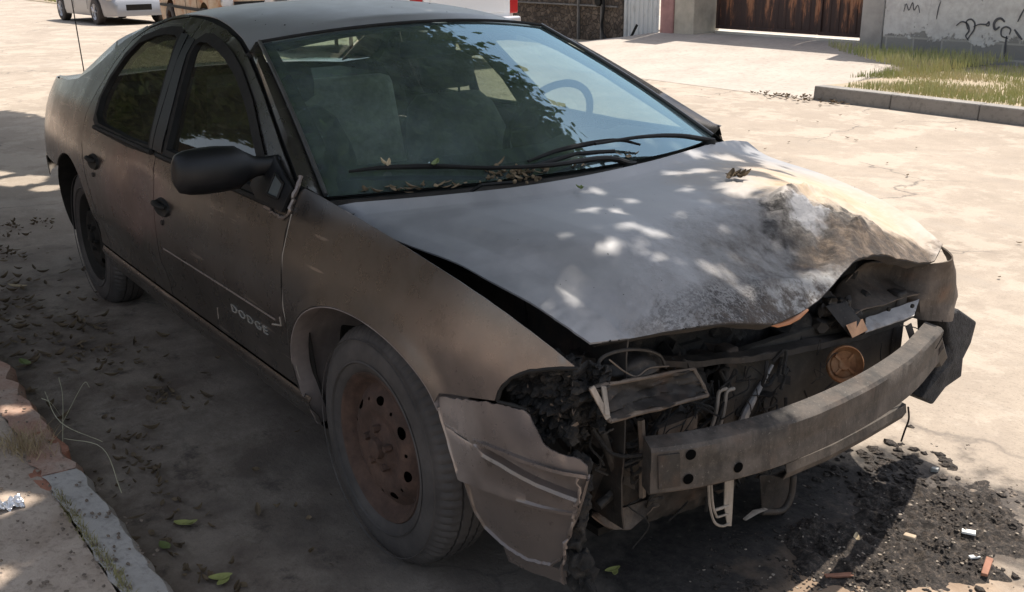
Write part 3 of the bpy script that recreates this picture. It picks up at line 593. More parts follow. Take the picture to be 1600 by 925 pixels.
# roof, pillars
RAIL=[(-.395,.938),(-.418,.925+.012),(-.52,.982),(-.64,1.03),(-.77,1.085),(-.90,1.14),(-1.04,1.195),(-1.15,1.232),(-1.30,1.271),(-1.48,1.301),(-1.66,1.318),(-1.78,1.322),(-1.9,1.322),(-2.03,1.317),(-2.16,1.296),(-2.32,1.254),(-2.45,1.202),(-2.58,1.132),(-2.73,1.058),(-2.86,1.012)]
def rail(sg,o=0): return [np.array(side(a,b,sg,o)) for a,b in RAIL]
WB=lambda u:np.array((-.39+.27*(1-u*u),.775*u,.905+.03*(1-u*u)))
WT=lambda u:np.array((-1.165+.085*(1-u*u),.598*u,1.262+.045*(1-u*u)))
def WS(u,v,o=0):
    p=WB(u)*(1-v)+WT(u)*v;nn=np.array((.36,0,.93));return p+nn*(.035*math.sin(PI*v)**1*(1-.6*u*u)+o)
RB=lambda u:np.array((-3.02-.06*(1-u*u),.665*u,.992+.012*(1-u*u)));RTP=lambda u:np.array((-2.33-.09*(1-u*u),.585*u,1.262+.055*(1-u*u)))
def RG(u,v,o=0):
    p=RB(u)*(1-v)+RTP(u)*v;return p+np.array((-.35,0,.93))*(.03*math.sin(PI*v)*(1-.5*u*u)+o)
# roof skin
def roofpt(u,v):    # v 0 front .. 1 rear
    e=resample([side(a,b,1,0) for a,b in RAIL[7:16]],31)
    k=v*30;i=int(min(29,k));q=e[i]*(1-(k-i))+e[i+1]*(k-i)
    f=WT(u);r=RTP(u)
    x=(f[0]+.0)*(1-v)+r[0]*v
    # edge follows the rail, centre crowned
    c=.060*math.sin(PI*min(1,.35+.65*v*1.0)) if False else .055
    zc=(1.305*(1-v)+1.312*v)+.055*math.sin(PI*(.12+.80*v))
    t=abs(u)**2.4
    y=q[1]*u;z=zc*(1-t)+q[2]*t;x=x*(1-t)+q[0]*t
    if v<.001:return tuple(f*(1-t)+np.array((q[0],q[1]*np.sign(u),q[2]))*t)
    return (x,y,z)
m=MB();us=np.sin(np.linspace(-PI/2,PI/2,41));m.grid(roofpt,us,np.linspace(0,1,26));rf=m.go('roof',P_TOP,car,smooth=50,solid=.004)
# A pillars (body strip between rail and windshield) and C pillars
for sg in (-1,1):
    m=MB();m.loft([side(a,b-.035,sg,-.016) for a,b in RAIL],[side(a,b+.001,sg,-.012) for a,b in RAIL])
    q=np.array(side(*RAIL[7],sg));w_=WT(sg*1.);m.tube([q-np.array((.03,0,.02)),(q+w_)/2-np.array((0,0,.018)),w_-np.array((0,0,.016))],.018,6)
    m.go('door_opening_seal',BLACK,car,smooth=60)
    m=MB();n=26
    E0=resample(rail(sg)[0:8],n);E1=np.array([WS(sg*1.0,v) for v in np.linspace(0,1,n)])
    mid=[(a*.5+b*.5)+np.array((.0,sg*.014,.012))*min(1,(n-1-i)/4) for i,(a,b) in enumerate(zip(E0,E1))];m.loft(E0,mid);m.loft(mid,E1)
    m.tube([E0[-1],(E0[-1]+E1[-1])/2-np.array((0,0,.004)),E1[-1]],.009,6)
    m.go('front_pillar',P_SIDE,car,smooth=60,solid=0)
    m=MB();m.tube([WS(sg*.992,v,.006) for v in np.linspace(0.0,1,20)],.007,6);m.go('windshield_trim',simple('worn grey trim %d'%sg,(.10,.095,.09),.35,.3),car)
    m=MB();E0=resample(rail(sg)[15:20],n);E1=np.array([RG(sg*1.0,v) for v in np.linspace(1,0,n)])
    q0=np.array(roofpt(sg*1.0,1.));mid=[(a*.5+b*.5)+np.array((-.01,sg*.012,.018))*min(1,i/9) for i,(a,b) in enumerate(zip(E0,E1))];m.loft(E0,mid);m.loft(mid,E1);m.go('rear_pillar',P_SIDE,car,smooth=60,solid=.006)
ws=MB();ws.grid(lambda u,v:WS(u,v),np.linspace(-.99,.99,33),np.linspace(.0,.99,16));wso=ws.go('windshield',GLASS,car,smooth=80)
# black ceramic band at the edges, just under the glass
m=MB()
m.grid(lambda u,v:WS(u,v,-.004),np.linspace(-.985,-.925,3),np.linspace(0,1,16));m.grid(lambda u,v:WS(u,v,-.004),np.linspace(.925,.985,3),np.linspace(0,1,16))
m.grid(lambda u,v:WS(u,v,-.005),np.linspace(-.985,.985,33),np.linspace(.0,.075,3));m.grid(lambda u,v:WS(u,v,-.005),np.linspace(-.985,.985,33),np.linspace(.965,.995,3))
m.go('glass_border',BLACK,wso,smooth=80)
m=MB();m.tube([WS(u,1.,.004)+np.array((.004,0,0)) for u in np.linspace(-.99,.99,30)],.006,6);m.go('windshield_trim',BLACK,car)
m=MB();m.grid(lambda u,v:RG(u,v),np.linspace(-.98,.98,25),np.linspace(.02,.98,10));m.go('rear_window',mk_glass('rear window glass',(.62,.74,.66),.04),car,smooth=80)
# mirror on the headliner, seats, wheel, dash
m=MB();m.box((-1.06,0.0,1.215),(.03,.23,.06));mo=m.go('rear_view_mirror',BLACK,car,bevel=.012);m=MB();m.tube([(-1.05,0,1.235),(-1.04,0,1.28)],.01,6);m.go('stalk',BLACK,mo)
def seat(y,pale=False):
    se=MB()
    # backrest: loft of rounded cross sections going up and back
    prof=[(-1.30,.42,.23,.075),(-1.34,.55,.25,.085),(-1.40,.70,.25,.08),(-1.45,.84,.235,.07),(-1.49,.94,.20,.06),(-1.505,.985,.15,.04)]
    def ring(cx,z,hw,hd): return [(cx+hd*np.sign(math.sin(t))*abs(math.sin(t))**.6,y+hw*np.sign(math.cos(t))*abs(math.cos(t))**.6,z) for t in np.linspace(0,2*PI,20,endpoint=False)]
    R_=[ring(*p) for p in prof]
    for a,b in zip(R_[:-1],R_[1:]):
        se.add(a+b,[(i,(i+1)%20,20+(i+1)%20,20+i) for i in range(20)])
    se.add(R_[-1],[tuple(range(20))])
    so_=se.go('seat',SEAT,car,smooth=60)
    c=MB();prof2=[(-1.30,.34),(-1.0,.40),(-.82,.42)];
    c.box((-1.06,y,.38),(.52,.50,.16),Matrix.Rotation(R(-8),3,'Y'));c.go('cushion',SEAT,so_,bevel=.04)
    h=MB();P=[]
    for z,s_ in ((1.01,.7),(1.03,.95),(1.08,1.),(1.13,.95),(1.155,.6)):P.append([(-1.50-.15*(z-1.0)+.05*s_*np.sign(math.sin(t))*abs(math.sin(t))**.6,y+.125*s_*np.sign(math.cos(t))*abs(math.cos(t))**.6,z) for t in np.linspace(0,2*PI,20,endpoint=False)])
    for a,b in zip(P[:-1],P[1:]):h.add(a+b,[(i,(i+1)%20,20+(i+1)%20,20+i) for i in range(20)])
    h.add(P[-1],[tuple(range(20))]);h.add(P[0],[tuple(range(20))[::-1]])
    h.tube([(-1.50,y-.05,.96),(-1.50,y-.05,1.03)],.006,6);h.tube([(-1.50,y+.05,.96),(-1.50,y+.05,1.03)],.006,6);h.go('headrest',SEAT,so_,smooth=60)
    return so_
seat(-.37);seat(.37)
m=MB();m.box((-2.38,0,.70),(.16,1.24,.56),Matrix.Rotation(R(-16),3,'Y'));rb=m.go('rear_seat',SEATL,car,bevel=.05)
m=MB();m.box((-2.12,0,.42),(.50,1.26,.16));m.go('cushion',SEATL,rb,bevel=.04)
m=MB();m.grid(lambda u,v:(u,v,.955),np.linspace(-3.0,-2.46,3),np.linspace(-.64,.64,3));m.go('parcel_shelf',DASH,car,solid=.02)
# dashboard
def dsh(u,v):
    p=WB(u);xx=p[0]-.03-.42*v;zz=p[2]-.02-.02*math.sin(PI*v)*0+.015*math.sin(PI*v*.8)
    if u>.2 and u<.75:zz+=.03*math.sin(PI*(u-.2)/.55)*max(0,v-.5)*2
    return (xx,p[1]*.95,zz)
m=MB();m.grid(dsh,np.linspace(-1,1,31),np.linspace(0,1,8));m.add([dsh(u,1) for u in np.linspace(-1,1,31)]+[(dsh(u,1)[0]+.06,dsh(u,1)[1],.5) for u in np.linspace(-1,1,31)],[(i,i+1,32+i,31+i) for i in range(30)]);m.go('dashboard',DASH,car,smooth=60,solid=.006)
sw_=MB();cw=Vector((-.83,.37,.93));tilt=Matrix.Rotation(R(-62),3,'Y')
sw_.tube([cw+tilt@Vector((.185*math.cos(t),.185*math.sin(t),0)) for t in np.linspace(0,2*PI,41)],.014,8,cap=False)
for t in (R(90),R(-90),R(180)):sw_.tube([cw,cw+tilt@Vector((.18*math.cos(t),.18*math.sin(t),0))],.016,6,flat=.5)
sw_.box(cw,(.13,.15,.04),tilt);sw_.tube([cw,cw+tilt@Vector((0,0,-.2))],.03,8);sw_.go('steering_wheel',BLACK,car)
# seat belts hanging from the centre pillars
for sg in(-1,1):
    m=MB();m.tube([(-1.72,sg*.60,1.12),(-1.66,sg*.66,.8),(-1.62,sg*.68,.5)],.024,6,flat=.12);m.go('seat_belt',STRAP,car)
# floor, bulkhead, underbody
m=MB();m.box((-1.95,0,.24),(3.2,1.36,.06));m.box((-.40,0,.52),(.04,1.5,.60));m.box((-3.2,0,.50),(.9,1.1,.3));m.go('floor_pan',DARK,car,smooth=0)
m=MB();m.grid(lambda u,v:(u,v*.98,1.285-.05*abs(v/.55)**2-.03*abs(u+1.75)**2),np.linspace(-2.3,-1.2,8),np.linspace(-.52,.52,9));m.go('headliner',SEAT,car,smooth=60,solid=.01)

# trunk lid, rear fascia and tail lamps
def trunk(u,v): # u across, v front(0) rear(1)
    a=RB(u)*(1-v)+np.array((-3.68,.64*u,.955))*v;a[2]+=.012*math.sin(PI*v)-.0*u;a[2]-=.012*abs(u)**3*1;return a
m=MB();m.grid(trunk,np.linspace(-1,1,21),np.linspace(0,1,12));T_=[trunk(u,1) for u in np.linspace(-1,1,21)];m.loft(T_,[np.array((-3.75,p[1],.88)) for p in T_]);m.loft([np.array((-3.75,p[1],.88)) for p in T_],[np.array((-3.72,p[1],.64)) for p in T_]);tr=m.go('trunk_lid',P_SIDE,car,smooth=40,solid=.004)
for sg in (-1,1):
    m=MB();n=14;E0=[np.array(side(s,z,sg)) for s,z in [(-2.86,1.010),(-3.05,.988),(-3.3,.978),(-3.6,.965)]];E0=resample(E0,n);E1=resample([trunk(sg,v) for v in np.linspace(0,1,8)],n);m.loft(E0,E1);m.go('deck_side',P_SIDE,car,smooth=60,solid=.004)
RC=[(-3.45,.60),(-3.45,.25)]
m=MB();ss=[s for s in np.linspace(-3.40,PS[0]+.0,22)]
zz=[.60,.585,.555,.52,.49]
Vv=[]
for z in zz:
    row=[np.array(side(s,z,-1,.004 if z<.59 else -.005)) for s in ss];row+= [r*np.array((1,-1,1)) for r in row[::-1]][1:];Vv.append(row)
for a,b in zip(Vv[:-1],Vv[1:]):m.loft(a,b)
m.go('rear_bumper',P_SIDE,car,smooth=50,solid=.004)
for sg in (-1,1):
    m=MB();m.grid(lambda s,z:side(s,z,sg,.004),np.linspace(-3.62,-3.98,8),np.linspace(.64,.84,5));m.go('tail_light',LAMPR,car,smooth=60,solid=.01)
m=MB();m.box((-3.70,0,.45),(.05,1.2,.4));m.go('rear_panel',DARK,car,smooth=0)
ap=np.array(at(133,122,1,-.66));m=MB();m.tube([ap+np.array((0,0,-.02)),ap,ap+np.array((0,0,.004))],.014,8);an=m.go('antenna',BLACK,car)
top=at(112,0,1,-.66+.02);dv=(np.array(top)-ap);m=MB();m.tube([ap,ap+dv*.5,ap+dv,ap+dv*1.9],.0028,6);m.go('mast',SOOTM,an)

# door mirror
mi=MB()
c0=AY(330,270,-1.0);Rg=[]
ctr=np.array((-.66,-.985,.965))
def mring(t,hw,hz,dx): # section along y
    return [(ctr[0]+dx+hw*math.cos(a),ctr[1]+t,ctr[2]+hz*np.sign(math.sin(a))*abs(math.sin(a))**.8) for a in np.linspace(0,2*PI,20,endpoint=False)]
secs=[(-.108,.008,.010,.0),(-.105,.026,.034,0),(-.094,.040,.054,0),(-.07,.054,.062,0),(-.03,.060,.066,.0),(.02,.060,.066,.0),(.07,.052,.062,.01),(.095,.034,.045,.015),(.12,.022,.030,.03),(.15,.018,.026,.04),(.185,.018,.03,.05)]
Rg=[mring(t,hw,hz,dx) for t,hw,hz,dx in secs]
for a,b in zip(Rg[:-1],Rg[1:]):mi.add(a+b,[(i,(i+1)%20,20+(i+1)%20,20+i) for i in range(20)])
mi.add(Rg[0],[tuple(range(20))[::-1]]);mi.add(Rg[-1],[tuple(range(20))])
mr=mi.go('side_mirror',PLAST,car,smooth=60)
SAIL=[(-.435,.868),(-.425,.93),(-.50,.955),(-.60,.99),(-.66,.985),(-.68,.90),(-.60,.868)]
surfpanel('mirror_base',SAIL,lambda a,b:side(a,b,-1,.016),PLAST,mr,step=.03,gap=0,solid=.01)
m=MB();q=[(-.47,.885),(-.47,.935),(-.56,.955),(-.56,.885)];q=[(-.475,.900),(-.475,.938),(-.545,.955),(-.545,.900)]
for i in range(4):
    m.tube([side(*q[i],-1,.026),side(*q[(i+1)%4],-1,.026)],.004,5)
m.go('adjuster_recess',BLACK,mr);surfpanel('adjuster_cap',q,lambda a,b:side(a,b,-1,.024),simple('grey plastic cap',(.09,.10,.10),.4),mr,step=.03,gap=0,solid=.002)
# torn melted edge under the mirror
m=MB();random.seed(3)
pth=[side(*p,-1,.008) for p in [(-.425,.965),(-.418,.92),(-.415,.885),(-.42,.862),(-.445,.850),(-.50,.850),(-.56,.862)]];m.tube([np.array(p)+np.array([random.uniform(-.003,.003)]*3) for p in resample(pth,26)],[random.uniform(.003,.008) for _ in range(26)],6);m.go('torn_edge',BONE if False else P_BURN,car,smooth=40)

# door lettering badge
def text_mesh(txt,size,ext,mat,parent,name,place,spacing=1.):
    cu=bpy.data.curves.new(name,'FONT');cu.body=txt;cu.size=size;cu.extrude=ext;cu.space_character=spacing;cu.align_x='CENTER';cu.align_y='CENTER'
    t=bpy.data.objects.new(name+'_src',cu);C.objects.link(t);bpy.context.view_layer.update()
    me=bpy.data.meshes.new_from_object(t.evaluated_get(bpy.context.evaluated_depsgraph_get()));bpy.data.objects.remove(t)
    for v in me.vertices:v.co=place(v.co)
    me.materials.clear();me.materials.append(mat);o=bpy.data.objects.new(name,me);link(o,parent);return o
text_mesh('DODGE',.036,.002,simple('tarnished chrome lettering',(.30,.285,.26),.5,.2),car,'badge',lambda c:Vector(side(-.685+c.x*1.9,.492+c.y,-1,.004+crease(0,.487)+c.z)),1.25)
# scratches on the front door
m=MB();m.tube([side(-.985,.445,-1,-.004),side(-1.0,.40,-1,-.004)],.0022,5);m.go('scratch',BONE,car);m=MB();m.tube([side(-.44,.57,-1,.003),side(-.435,.545,-1,.003),side(-.50,.53,-1,.003)],.003,5);m.go('scratch',BONE,car)

m=MB();m.tube(resample([side(*p,-1,.0015) for p in [(-.411,.866),(-.411,.856),(-.423,.749),(-.415,.604),(-.388,.457),(-.375,.37)]],40),.0019,5);m.go('chipped_edge',simple('chipped paint edge',(.30,.26,.22),.6),car)
# ------------------------------------------------------------------ hood
hr=resample(cr([(-.24,-.815,.912),(-.20,-.80,.925)]+[tuple(AZ(u,v,z)) for u,v,z in [(700,305,.95),(850,287,.96),(1000,257,.95)]]+[(-.19,.60,.93),(-.25,.80,.90)],8),31)
hside=lambda L:resample(cr(L,8),31)
hR=hside([tuple(hr[0])]+[tuple(AY(u,v,y)) for u,v,y in [(557,349,-.80),(631,381,-.787),(710,410,-.77),(762,438,-.752),(824,471,-.733),(872,502,-.714),(922,537,-.692)]])
fpx=[(922,537,None),(986,529,.66),(1031,520,.71),(1092,510,.75),(1137,505,.77),(1183,505,.77),(1210,507,.76),(1255,486,.74),(1282,466,.72),(1308,438,.70),(1325,417,.69),(1346,399,.67),(1377,396,.66),(1403,404,.65),(1429,411,.64),(1459,410,.62),(1473,382,.60)]
hF=resample([tuple(hR[-1])]+[tuple(AX(u,v,x)) for u,v,x in fpx[1:]],61)
hL=hside([tuple(hr[-1])]+[tuple(AY(u,v,y)) for u,v,y in [(1200,245,.80),(1290,275,.785),(1370,310,.76),(1430,345,.72)]]+[tuple(hF[-1])])
hB=resample(hr,61)
def ip(Cv,t):
    k=t*(len(Cv)-1);i=int(min(len(Cv)-2,k));return Cv[i]*(1-(k-i))+Cv[i+1]*(k-i)
CRS=[([(1205,392),(1228,362),(1262,342),(1305,334),(1345,345)],.020,.030),([(1345,345),(1390,368),(1425,400)],.014,.028),([(1250,355),(1285,395),(1300,440)],-.020,.035),([(1345,345),(1340,375),(1318,425)],.018,.022),([(1150,470),(1200,440),(1262,425),(1300,400)],.010,.025),([(1262,342),(1290,365),(1345,372)],-.012,.03)]
CRS=[(resample([AZ(u,v,.81)[:2] for u,v in P],24),h,w_) for P,h,w_ in CRS]
def creases(x,y):
    o=0
    for P,h,w_ in CRS:
        d=np.hypot(P[:,0]-x,P[:,1]-y);i=int(d.argmin())
        if d[i]<w_:o+=1.15*h*(1-d[i]/w_)*math.sin(PI*(i+.5)/24)**.5
    return o
def hood(u,v):
    p=(1-v)*ip(hB,u)+v*ip(hF,u)+(1-u)*ip(hR,v)+u*ip(hL,v)-((1-u)*(1-v)*hB[0]+u*(1-v)*hB[-1]+(1-u)*v*hF[0]+u*v*hF[-1])
    p=np.array(p);cw_=math.sin(PI*v)**.8*(1-abs(2*u-1)**3);p[2]+=.034*cw_
    # two character lines
    x,y=p[0],p[1];e=min(1,(1-v)*8)
    d=math.exp(-((x-.50)/.17)**2-((y-.24)/.22)**2)
    p[2]+=d*(.022*fbm((x,y,0),8,4)+.010*fbm((x,y,3),26,3))*1.0
    xx,yy=x+.012*fbm((x,y,2),14),y+.012*fbm((x,y,5),14);p[2]+=creases(xx,yy)*e
    p[2]-=.035*math.exp(-((x-.60)/.07)**2-((y-.02)/.13)**2)*e
    p[2]+=.030*math.exp(-((x-.46)/.06)**2-((y-.16)/.10)**2)
    p[2]+=.012*math.exp(-((x-.70)/.035)**2-((y+.03)/.16)**2)*e+.005*fbm((x,y,8),28,3)*math.exp(-((v-.95)/.1)**2)*e
    return tuple(p)
m=MB();m.grid(hood,np.linspace(0,1,230),np.linspace(0,1,170));hd=m.go('hood',P_HOOD,car,smooth=50,solid=.005)
# folded under-edge of the hood nose
m=MB();E=[np.array(hood(u,1)) for u in np.linspace(.02,.98,60)]
m.loft(E,[p+np.array((-.03,0,-.018+.006*fbm(p,9))) for p in E]);m.go('hood_lip',SOOTM,hd,smooth=60,solid=.004)
m=MB();m.tube([AX(u,v,.745) for u,v in [(1198,506),(1215,508),(1232,503),(1248,495),(1262,484)]],[.003,.006,.007,.006,.003],8);m.go('torn_seal',simple('orange heat stained edge',(.35,.15,.07),.6),hd)

# cowl, wipers
def cowl(u,v):
    a=WB(u);a=a+np.array((.01,0,-.012));b=ip(hr,(u+1)/2)+np.array((.03,0,-.022));return tuple(a*(1-v)+b*v+np.array((0,0,-.012*math.sin(PI*v))))
m=MB();m.grid(cowl,np.linspace(-1,1,41),np.linspace(0,1,6));cw2=m.go('cowl',SOOTM,car,smooth=60,solid=.004)
def wiper(P,r=.006,arm=None,name='wiper'):
    b=MB();b.tube(resample(cr(P,6),24),[.004+.004*math.sin(PI*i/23) for i in range(24)],6,flat=1);o=b.go(name,BLACK,car)
    if arm is not None:
        a=MB();a.tube(resample(cr(arm,6),16),np.linspace(.006,.013,16),8,flat=.7);a.lathe([(0,.0),(0,.022),(.018,.020),(.022,0)],14,'z',tuple(np.array(arm[-1])-np.array((0,0,.012))));a.go('wiper_arm',BLACK,o)
    return o
def wp_(u,v,h): # windshield pixel -> point h above the glass/cowl region
    D=ray(u,v);best=None
    for t in np.linspace(2.0,4.2,900):
        p=CAM+D*t/np.dot(D,D)**.5
        b=WB(0);uu=p[1]/.775
        if abs(uu)>1.02:continue
        a0=WB(uu);a1=WT(uu);vv=(p[0]-a0[0])/(a1[0]-a0[0]);zz=a0[2]+(a1[2]-a0[2])*vv+.035*math.sin(PI*min(1,max(0,vv)))*(1-.6*uu*uu)+h
        if vv<0:zz=a0[2]+h
        if p[2]<zz:return p
    return CAM+D*3
wiper([wp_(545,268,.012),wp_(600,262,.02),wp_(690,260,.025),wp_(775,264,.02)],arm=[wp_(680,259,.035),wp_(775,262,.05),wp_(860,258,.05),wp_(945,247,.035),wp_(985,256,.01)])
wiper([wp_(825,252,.012),wp_(880,233,.02),wp_(960,219,.025),wp_(1000,226,.02)],arm=[wp_(930,225,.035),wp_(1000,214,.05),wp_(1060,212,.05),wp_(1108,219,.025)])
m=MB();m.tube([wp_(830,262,.03),wp_(900,240,.03),wp_(960,236,.02)],.006,6);m.tube([wp_(735,300,.0),wp_(752,289,.02),wp_(800,285,.01)],.005,6);m.go('washer_hose',BLACK,car)

# ------------------------------------------------------------------ wheels
def make_wheel(rough=True):
    t=MB();NS=240
    # tyre section across (axial 0 = outer sidewall face; positive axial = inwards), radius
    prof=[(.022,.192),(.012,.200),(.004,.215),(.0,.235),(.001,.255),(.006,.275),(.014,.292),(.024,.303),(.034,.309),(.040,.3135),(.058,.3155),(.0585,.309),(.064,.309),(.0645,.316),(.090,.3175),(.0905,.310),(.096,.310),(.0965,.3175),(.118,.316),(.1185,.309),(.124,.309),(.1245,.3155),(.146,.3135),(.155,.308),(.168,.295),(.180,.272),(.184,.24),(.180,.21),(.165,.192)]
    def mod(i,k,n):
        if i in (6,7,8,9,22,23,24): return 1-.020*((k%3)==0)
        if i in (10,13,14,17,18,21): return 1-.008*((k//1+ (3 if i<15 else 1))%4==0)
        return 1
    t.lathe(prof,NS,'y',(0,0,0),mod=mod)
    # raised sidewall ribs
    t.lathe([(.0,.283),(-.0025,.2845),(.001,.286)],80,'y');t.lathe([(.002,.222),(-.0035,.225),(-.001,.229)],80,'y')
    rim=MB();rim.lathe([(.030,.180),(.014,.188),(.010,.196),(.014,.199),(.022,.196),(.026,.190)],96,'y')
    rim.lathe([(.016,.190),(.020,.182),(.034,.174),(.046,.166),(.050,.160)],96,'y')
    # disc with hand holes: built flat as a panel with holes, then pushed to its profile
    rp=[(.0,.000),(.030,-.004),(.052,-.004),(.060,.006),(.075,.010),(.095,.002),(.110,.0),(.130,.006),(.148,.022),(.162,.034)]
    def dep(r): return np.interp(r,[q[0] for q in rp],[q[1] for q in rp])+.016
    out=[(.163*math.cos(a),.163*math.sin(a)) for a in np.linspace(0,2*PI,72,endpoint=False)]
    holes=[]
    for k in range(7):
        a=R(88+k*360/7);c=(.128*math.cos(a),.128*math.sin(a));tx,ty=-math.sin(a),math.cos(a)
        holes.append([(c[0]+.017*math.cos(b)*tx+.0105*math.sin(b)*math.cos(a),c[1]+.017*math.cos(b)*ty+.0105*math.sin(b)*math.sin(a)) for b in np.linspace(0,2*PI,16,endpoint=False)])
        a+=R(180/7);c=(.126*math.cos(a),.126*math.sin(a));holes.append([(c[0]+.005*math.cos(b),c[1]+.005*math.sin(b)) for b in np.linspace(0,2*PI,10,endpoint=False)])
    V,F=panel(out,holes,.012);rim.add([(p[0],dep(math.hypot(*p)),p[1]) for p in V],F)
    rim.lathe([(.050,.163),(.12,.160),(.16,.175),(.17,.19)],64,'y')
    nuts=MB()
    for k in range(5):
        a=R(20+72*k);nuts.lathe([(.0,.0),(.0,.009),(.008,.011),(.02,.011)],6,'y',(.053*math.cos(a),.0,.053*math.sin(a)))
    nuts.lathe([(-.006,.0),(-.006,.018),(-.002,.026),(.014,.03)],24,'y')
    drum=MB();drum.lathe([(.06,0),(.06,.13),(.12,.14)],40,'y')
    return t,rim,nuts,drum
T0,R0,N0,D0=make_wheel()
wh0=empty('wheel',(-.004,-.865,.317));wh0.parent=car;wh0.scale=(1.03,1,1.03)
def setup(b,nm,mt,par,sm): return build(nm,b.V,b.F,mt,par,smooth=sm)
ty=setup(T0,'tyre',TYRE,wh0,40);ri=setup(R0,'rim',RUST,wh0,40);setup(N0,'wheel_nuts',RUST,ri,40);setup(D0,'brake_drum',DARK,ri,40)
def copy_tree(o,parent=None):
    c=o.copy();C.objects.link(c);c.parent=parent
    for ch in list(o.children):copy_tree(ch,c)
    return c
w2=copy_tree(wh0,car);w2.location=(-2.743,-.835,.300);w2.rotation_euler=(0,R(33),0)
for c_ in w2.children:
    if c_.name.startswith('rim'):
        for q_ in [c_]+list(c_.children):q_.material_slots[0].link='OBJECT';q_.material_slots[0].material=DARK  # rear rim recoloured near-black to imitate shade in the wheel well
w3=copy_tree(wh0,car);w3.location=(0,.862,.306);w3.rotation_euler=(0,0,PI)
w4=copy_tree(wh0,car);w4.location=(-2.743,.835,.300);w4.rotation_euler=(0,0,PI)

# ------------------------------------------------------------------ torn bumper cover corner
CT=np.array([(.345,.592),(.43,.610),(.519,.627),(.56,.630),(.595,.633),(.612,.626),(.628,.60),(.639,.570),(.655,.557),(.679,.550),(.722,.545),(.738,.530)])
CB=np.array([(.345,.565),(.356,.52),(.365,.49),(.385,.43),(.395,.375),(.405,.31),(.425,.262),(.458,.245),(.50,.225),(.55,.215),(.62,.225),(.655,.26),(.672,.30),(.684,.339),(.708,.39),(.722,.434),(.738,.50)])
def covgrid():
    rows=[];ss=np.linspace(.345,.738,130)
    spec=[('T',0,.001),('TL',.25,.002),('TL',.5,.003),('TL',.75,.003),('TL',.92,.004),('1',.007,.013),('1',.002,.013),('1',-.003,-.010),('12',.35,-.013),('12',.7,-.013),('2',.005,-.012),('2',0,.005),('2',-.006,.008),('23',.2,.004),('23',.5,.004),('23',.8,.005),('3',.008,.010),('3',.003,.010),('3',-.002,-.016),('3B',.4,-.016),('3B',.75,-.014),('B',.006,-.012),('B',0,-.004)]
    for kind,t,o in spec:
        row=[]
        for s_ in ss:
            T_z=np.interp(s_,CT[:,0],CT[:,1])+.004*fbm((s_,1,0),40);B_z=np.interp(s_,CB[:,0],CB[:,1])+.005*fbm((s_,2,0),45)
            L1=.522-.06*(s_-.469);L2=.496-.20*(s_-.485);k=min(1,max(0,(s_-.452)/.035));mid=(L1+L2)/2;L1=mid+(L1-mid)*k**.5;L2=mid+(L2-mid)*k**.5;L3=.394+.04*(s_-.4)
            z={'T':T_z,'TL':T_z*(1-t)+L1*t,'1':L1+t,'12':L1*(1-t)+L2*t,'2':L2+t,'23':L2*(1-t)+L3*t,'3':L3+t,'3B':L3*(1-t)+B_z*t,'B':B_z+t}[kind]
            oo=o if kind in('3','3B','B','T','TL') or (kind=='23' and t>.6) else o*k+.004*(1-k)
            z=min(T_z,max(B_z,z))
            oo+=.004*fbm((s_,z,0),9)+.05*max(0,s_-.64)*fbm((s_*2,z*2,3),9)
            if s_>.62:oo-=.22*(s_-.62)**1.5*(.5+max(0,fbm((s_,z,5),8)))
            oo+=.010*math.exp(-((s_-.61)/.04)**2-((z-.60)/.03)**2)
            row.append(side(s_,z,-1,oo))
        rows.append(row)
    return rows
m=MB();CR=covgrid()
for a_,b_ in zip(CR[:-1],CR[1:]):m.loft(a_,b_)
bc=m.go('bumper_cover',P_BURN,car,smooth=38,solid=.004)
m=MB();P=[AX(u,v,.62+.05*i/6) for i,(u,v) in enumerate([(888,752),(890,770),(882,800),(874,830),(870,855),(866,885),(872,915)])]
P=[np.array(side(s,z,-1,.006)) for s,z in [(.715,.505),(.722,.46),(.712,.42),(.700,.37),(.685,.33),(.675,.28),(.655,.235),(.655,.19)]]
m.tube([p+np.array((random.uniform(-.004,.004),random.uniform(-.004,.004),0)) for p in resample(P,30)],[random.uniform(.002,.007) for _ in range(30)],7);m.go('melted_edge',P_BURN,bc,smooth=30)
m=MB();m.grid(lambda s,z:side(s,z+.004*fbm((s,z,1),14),-1,-.012),np.linspace(.47,.66,12),np.linspace(.175,.222,4));m.go('lower_lip',P_BURN,bc,smooth=50,solid=.004)
random.seed(11)
def lump(b,c,r,seed=0,sq=(1,1,1),n=2,amp=.45):
    bm=bmesh.new();bmesh.ops.create_icosphere(bm,subdivisions=n,radius=1)
    V=[]
    for v in bm.verts:
        p=v.co.copy();k=1+amp*fbm((p.x+seed*3.1,p.y-seed,p.z+seed*.7),1.3,4);V.append((c[0]+p.x*r*k*sq[0],c[1]+p.y*r*k*sq[1],c[2]+p.z*r*k*sq[2]))
    b.add(V,[[v.index for v in f.verts] for f in bm.faces]);bm.free()
# melted hanging foam behind the torn corner
m=MB()
for i,(x,y,z,r) in enumerate([(.655,-.725,.50,.02),(.66,-.72,.46,.02),(.65,-.715,.41,.022),(.65,-.72,.36,.02),(.645,-.72,.31,.018),(.65,-.715,.26,.024),(.645,-.70,.20,.026),(.65,-.70,.14,.022),(.65,-.695,.09,.016)]):lump(m,(x,y,z),r,i,(1,1,1.3),3,.8)
m.go('melted_foam',CHAR,car,smooth=60)

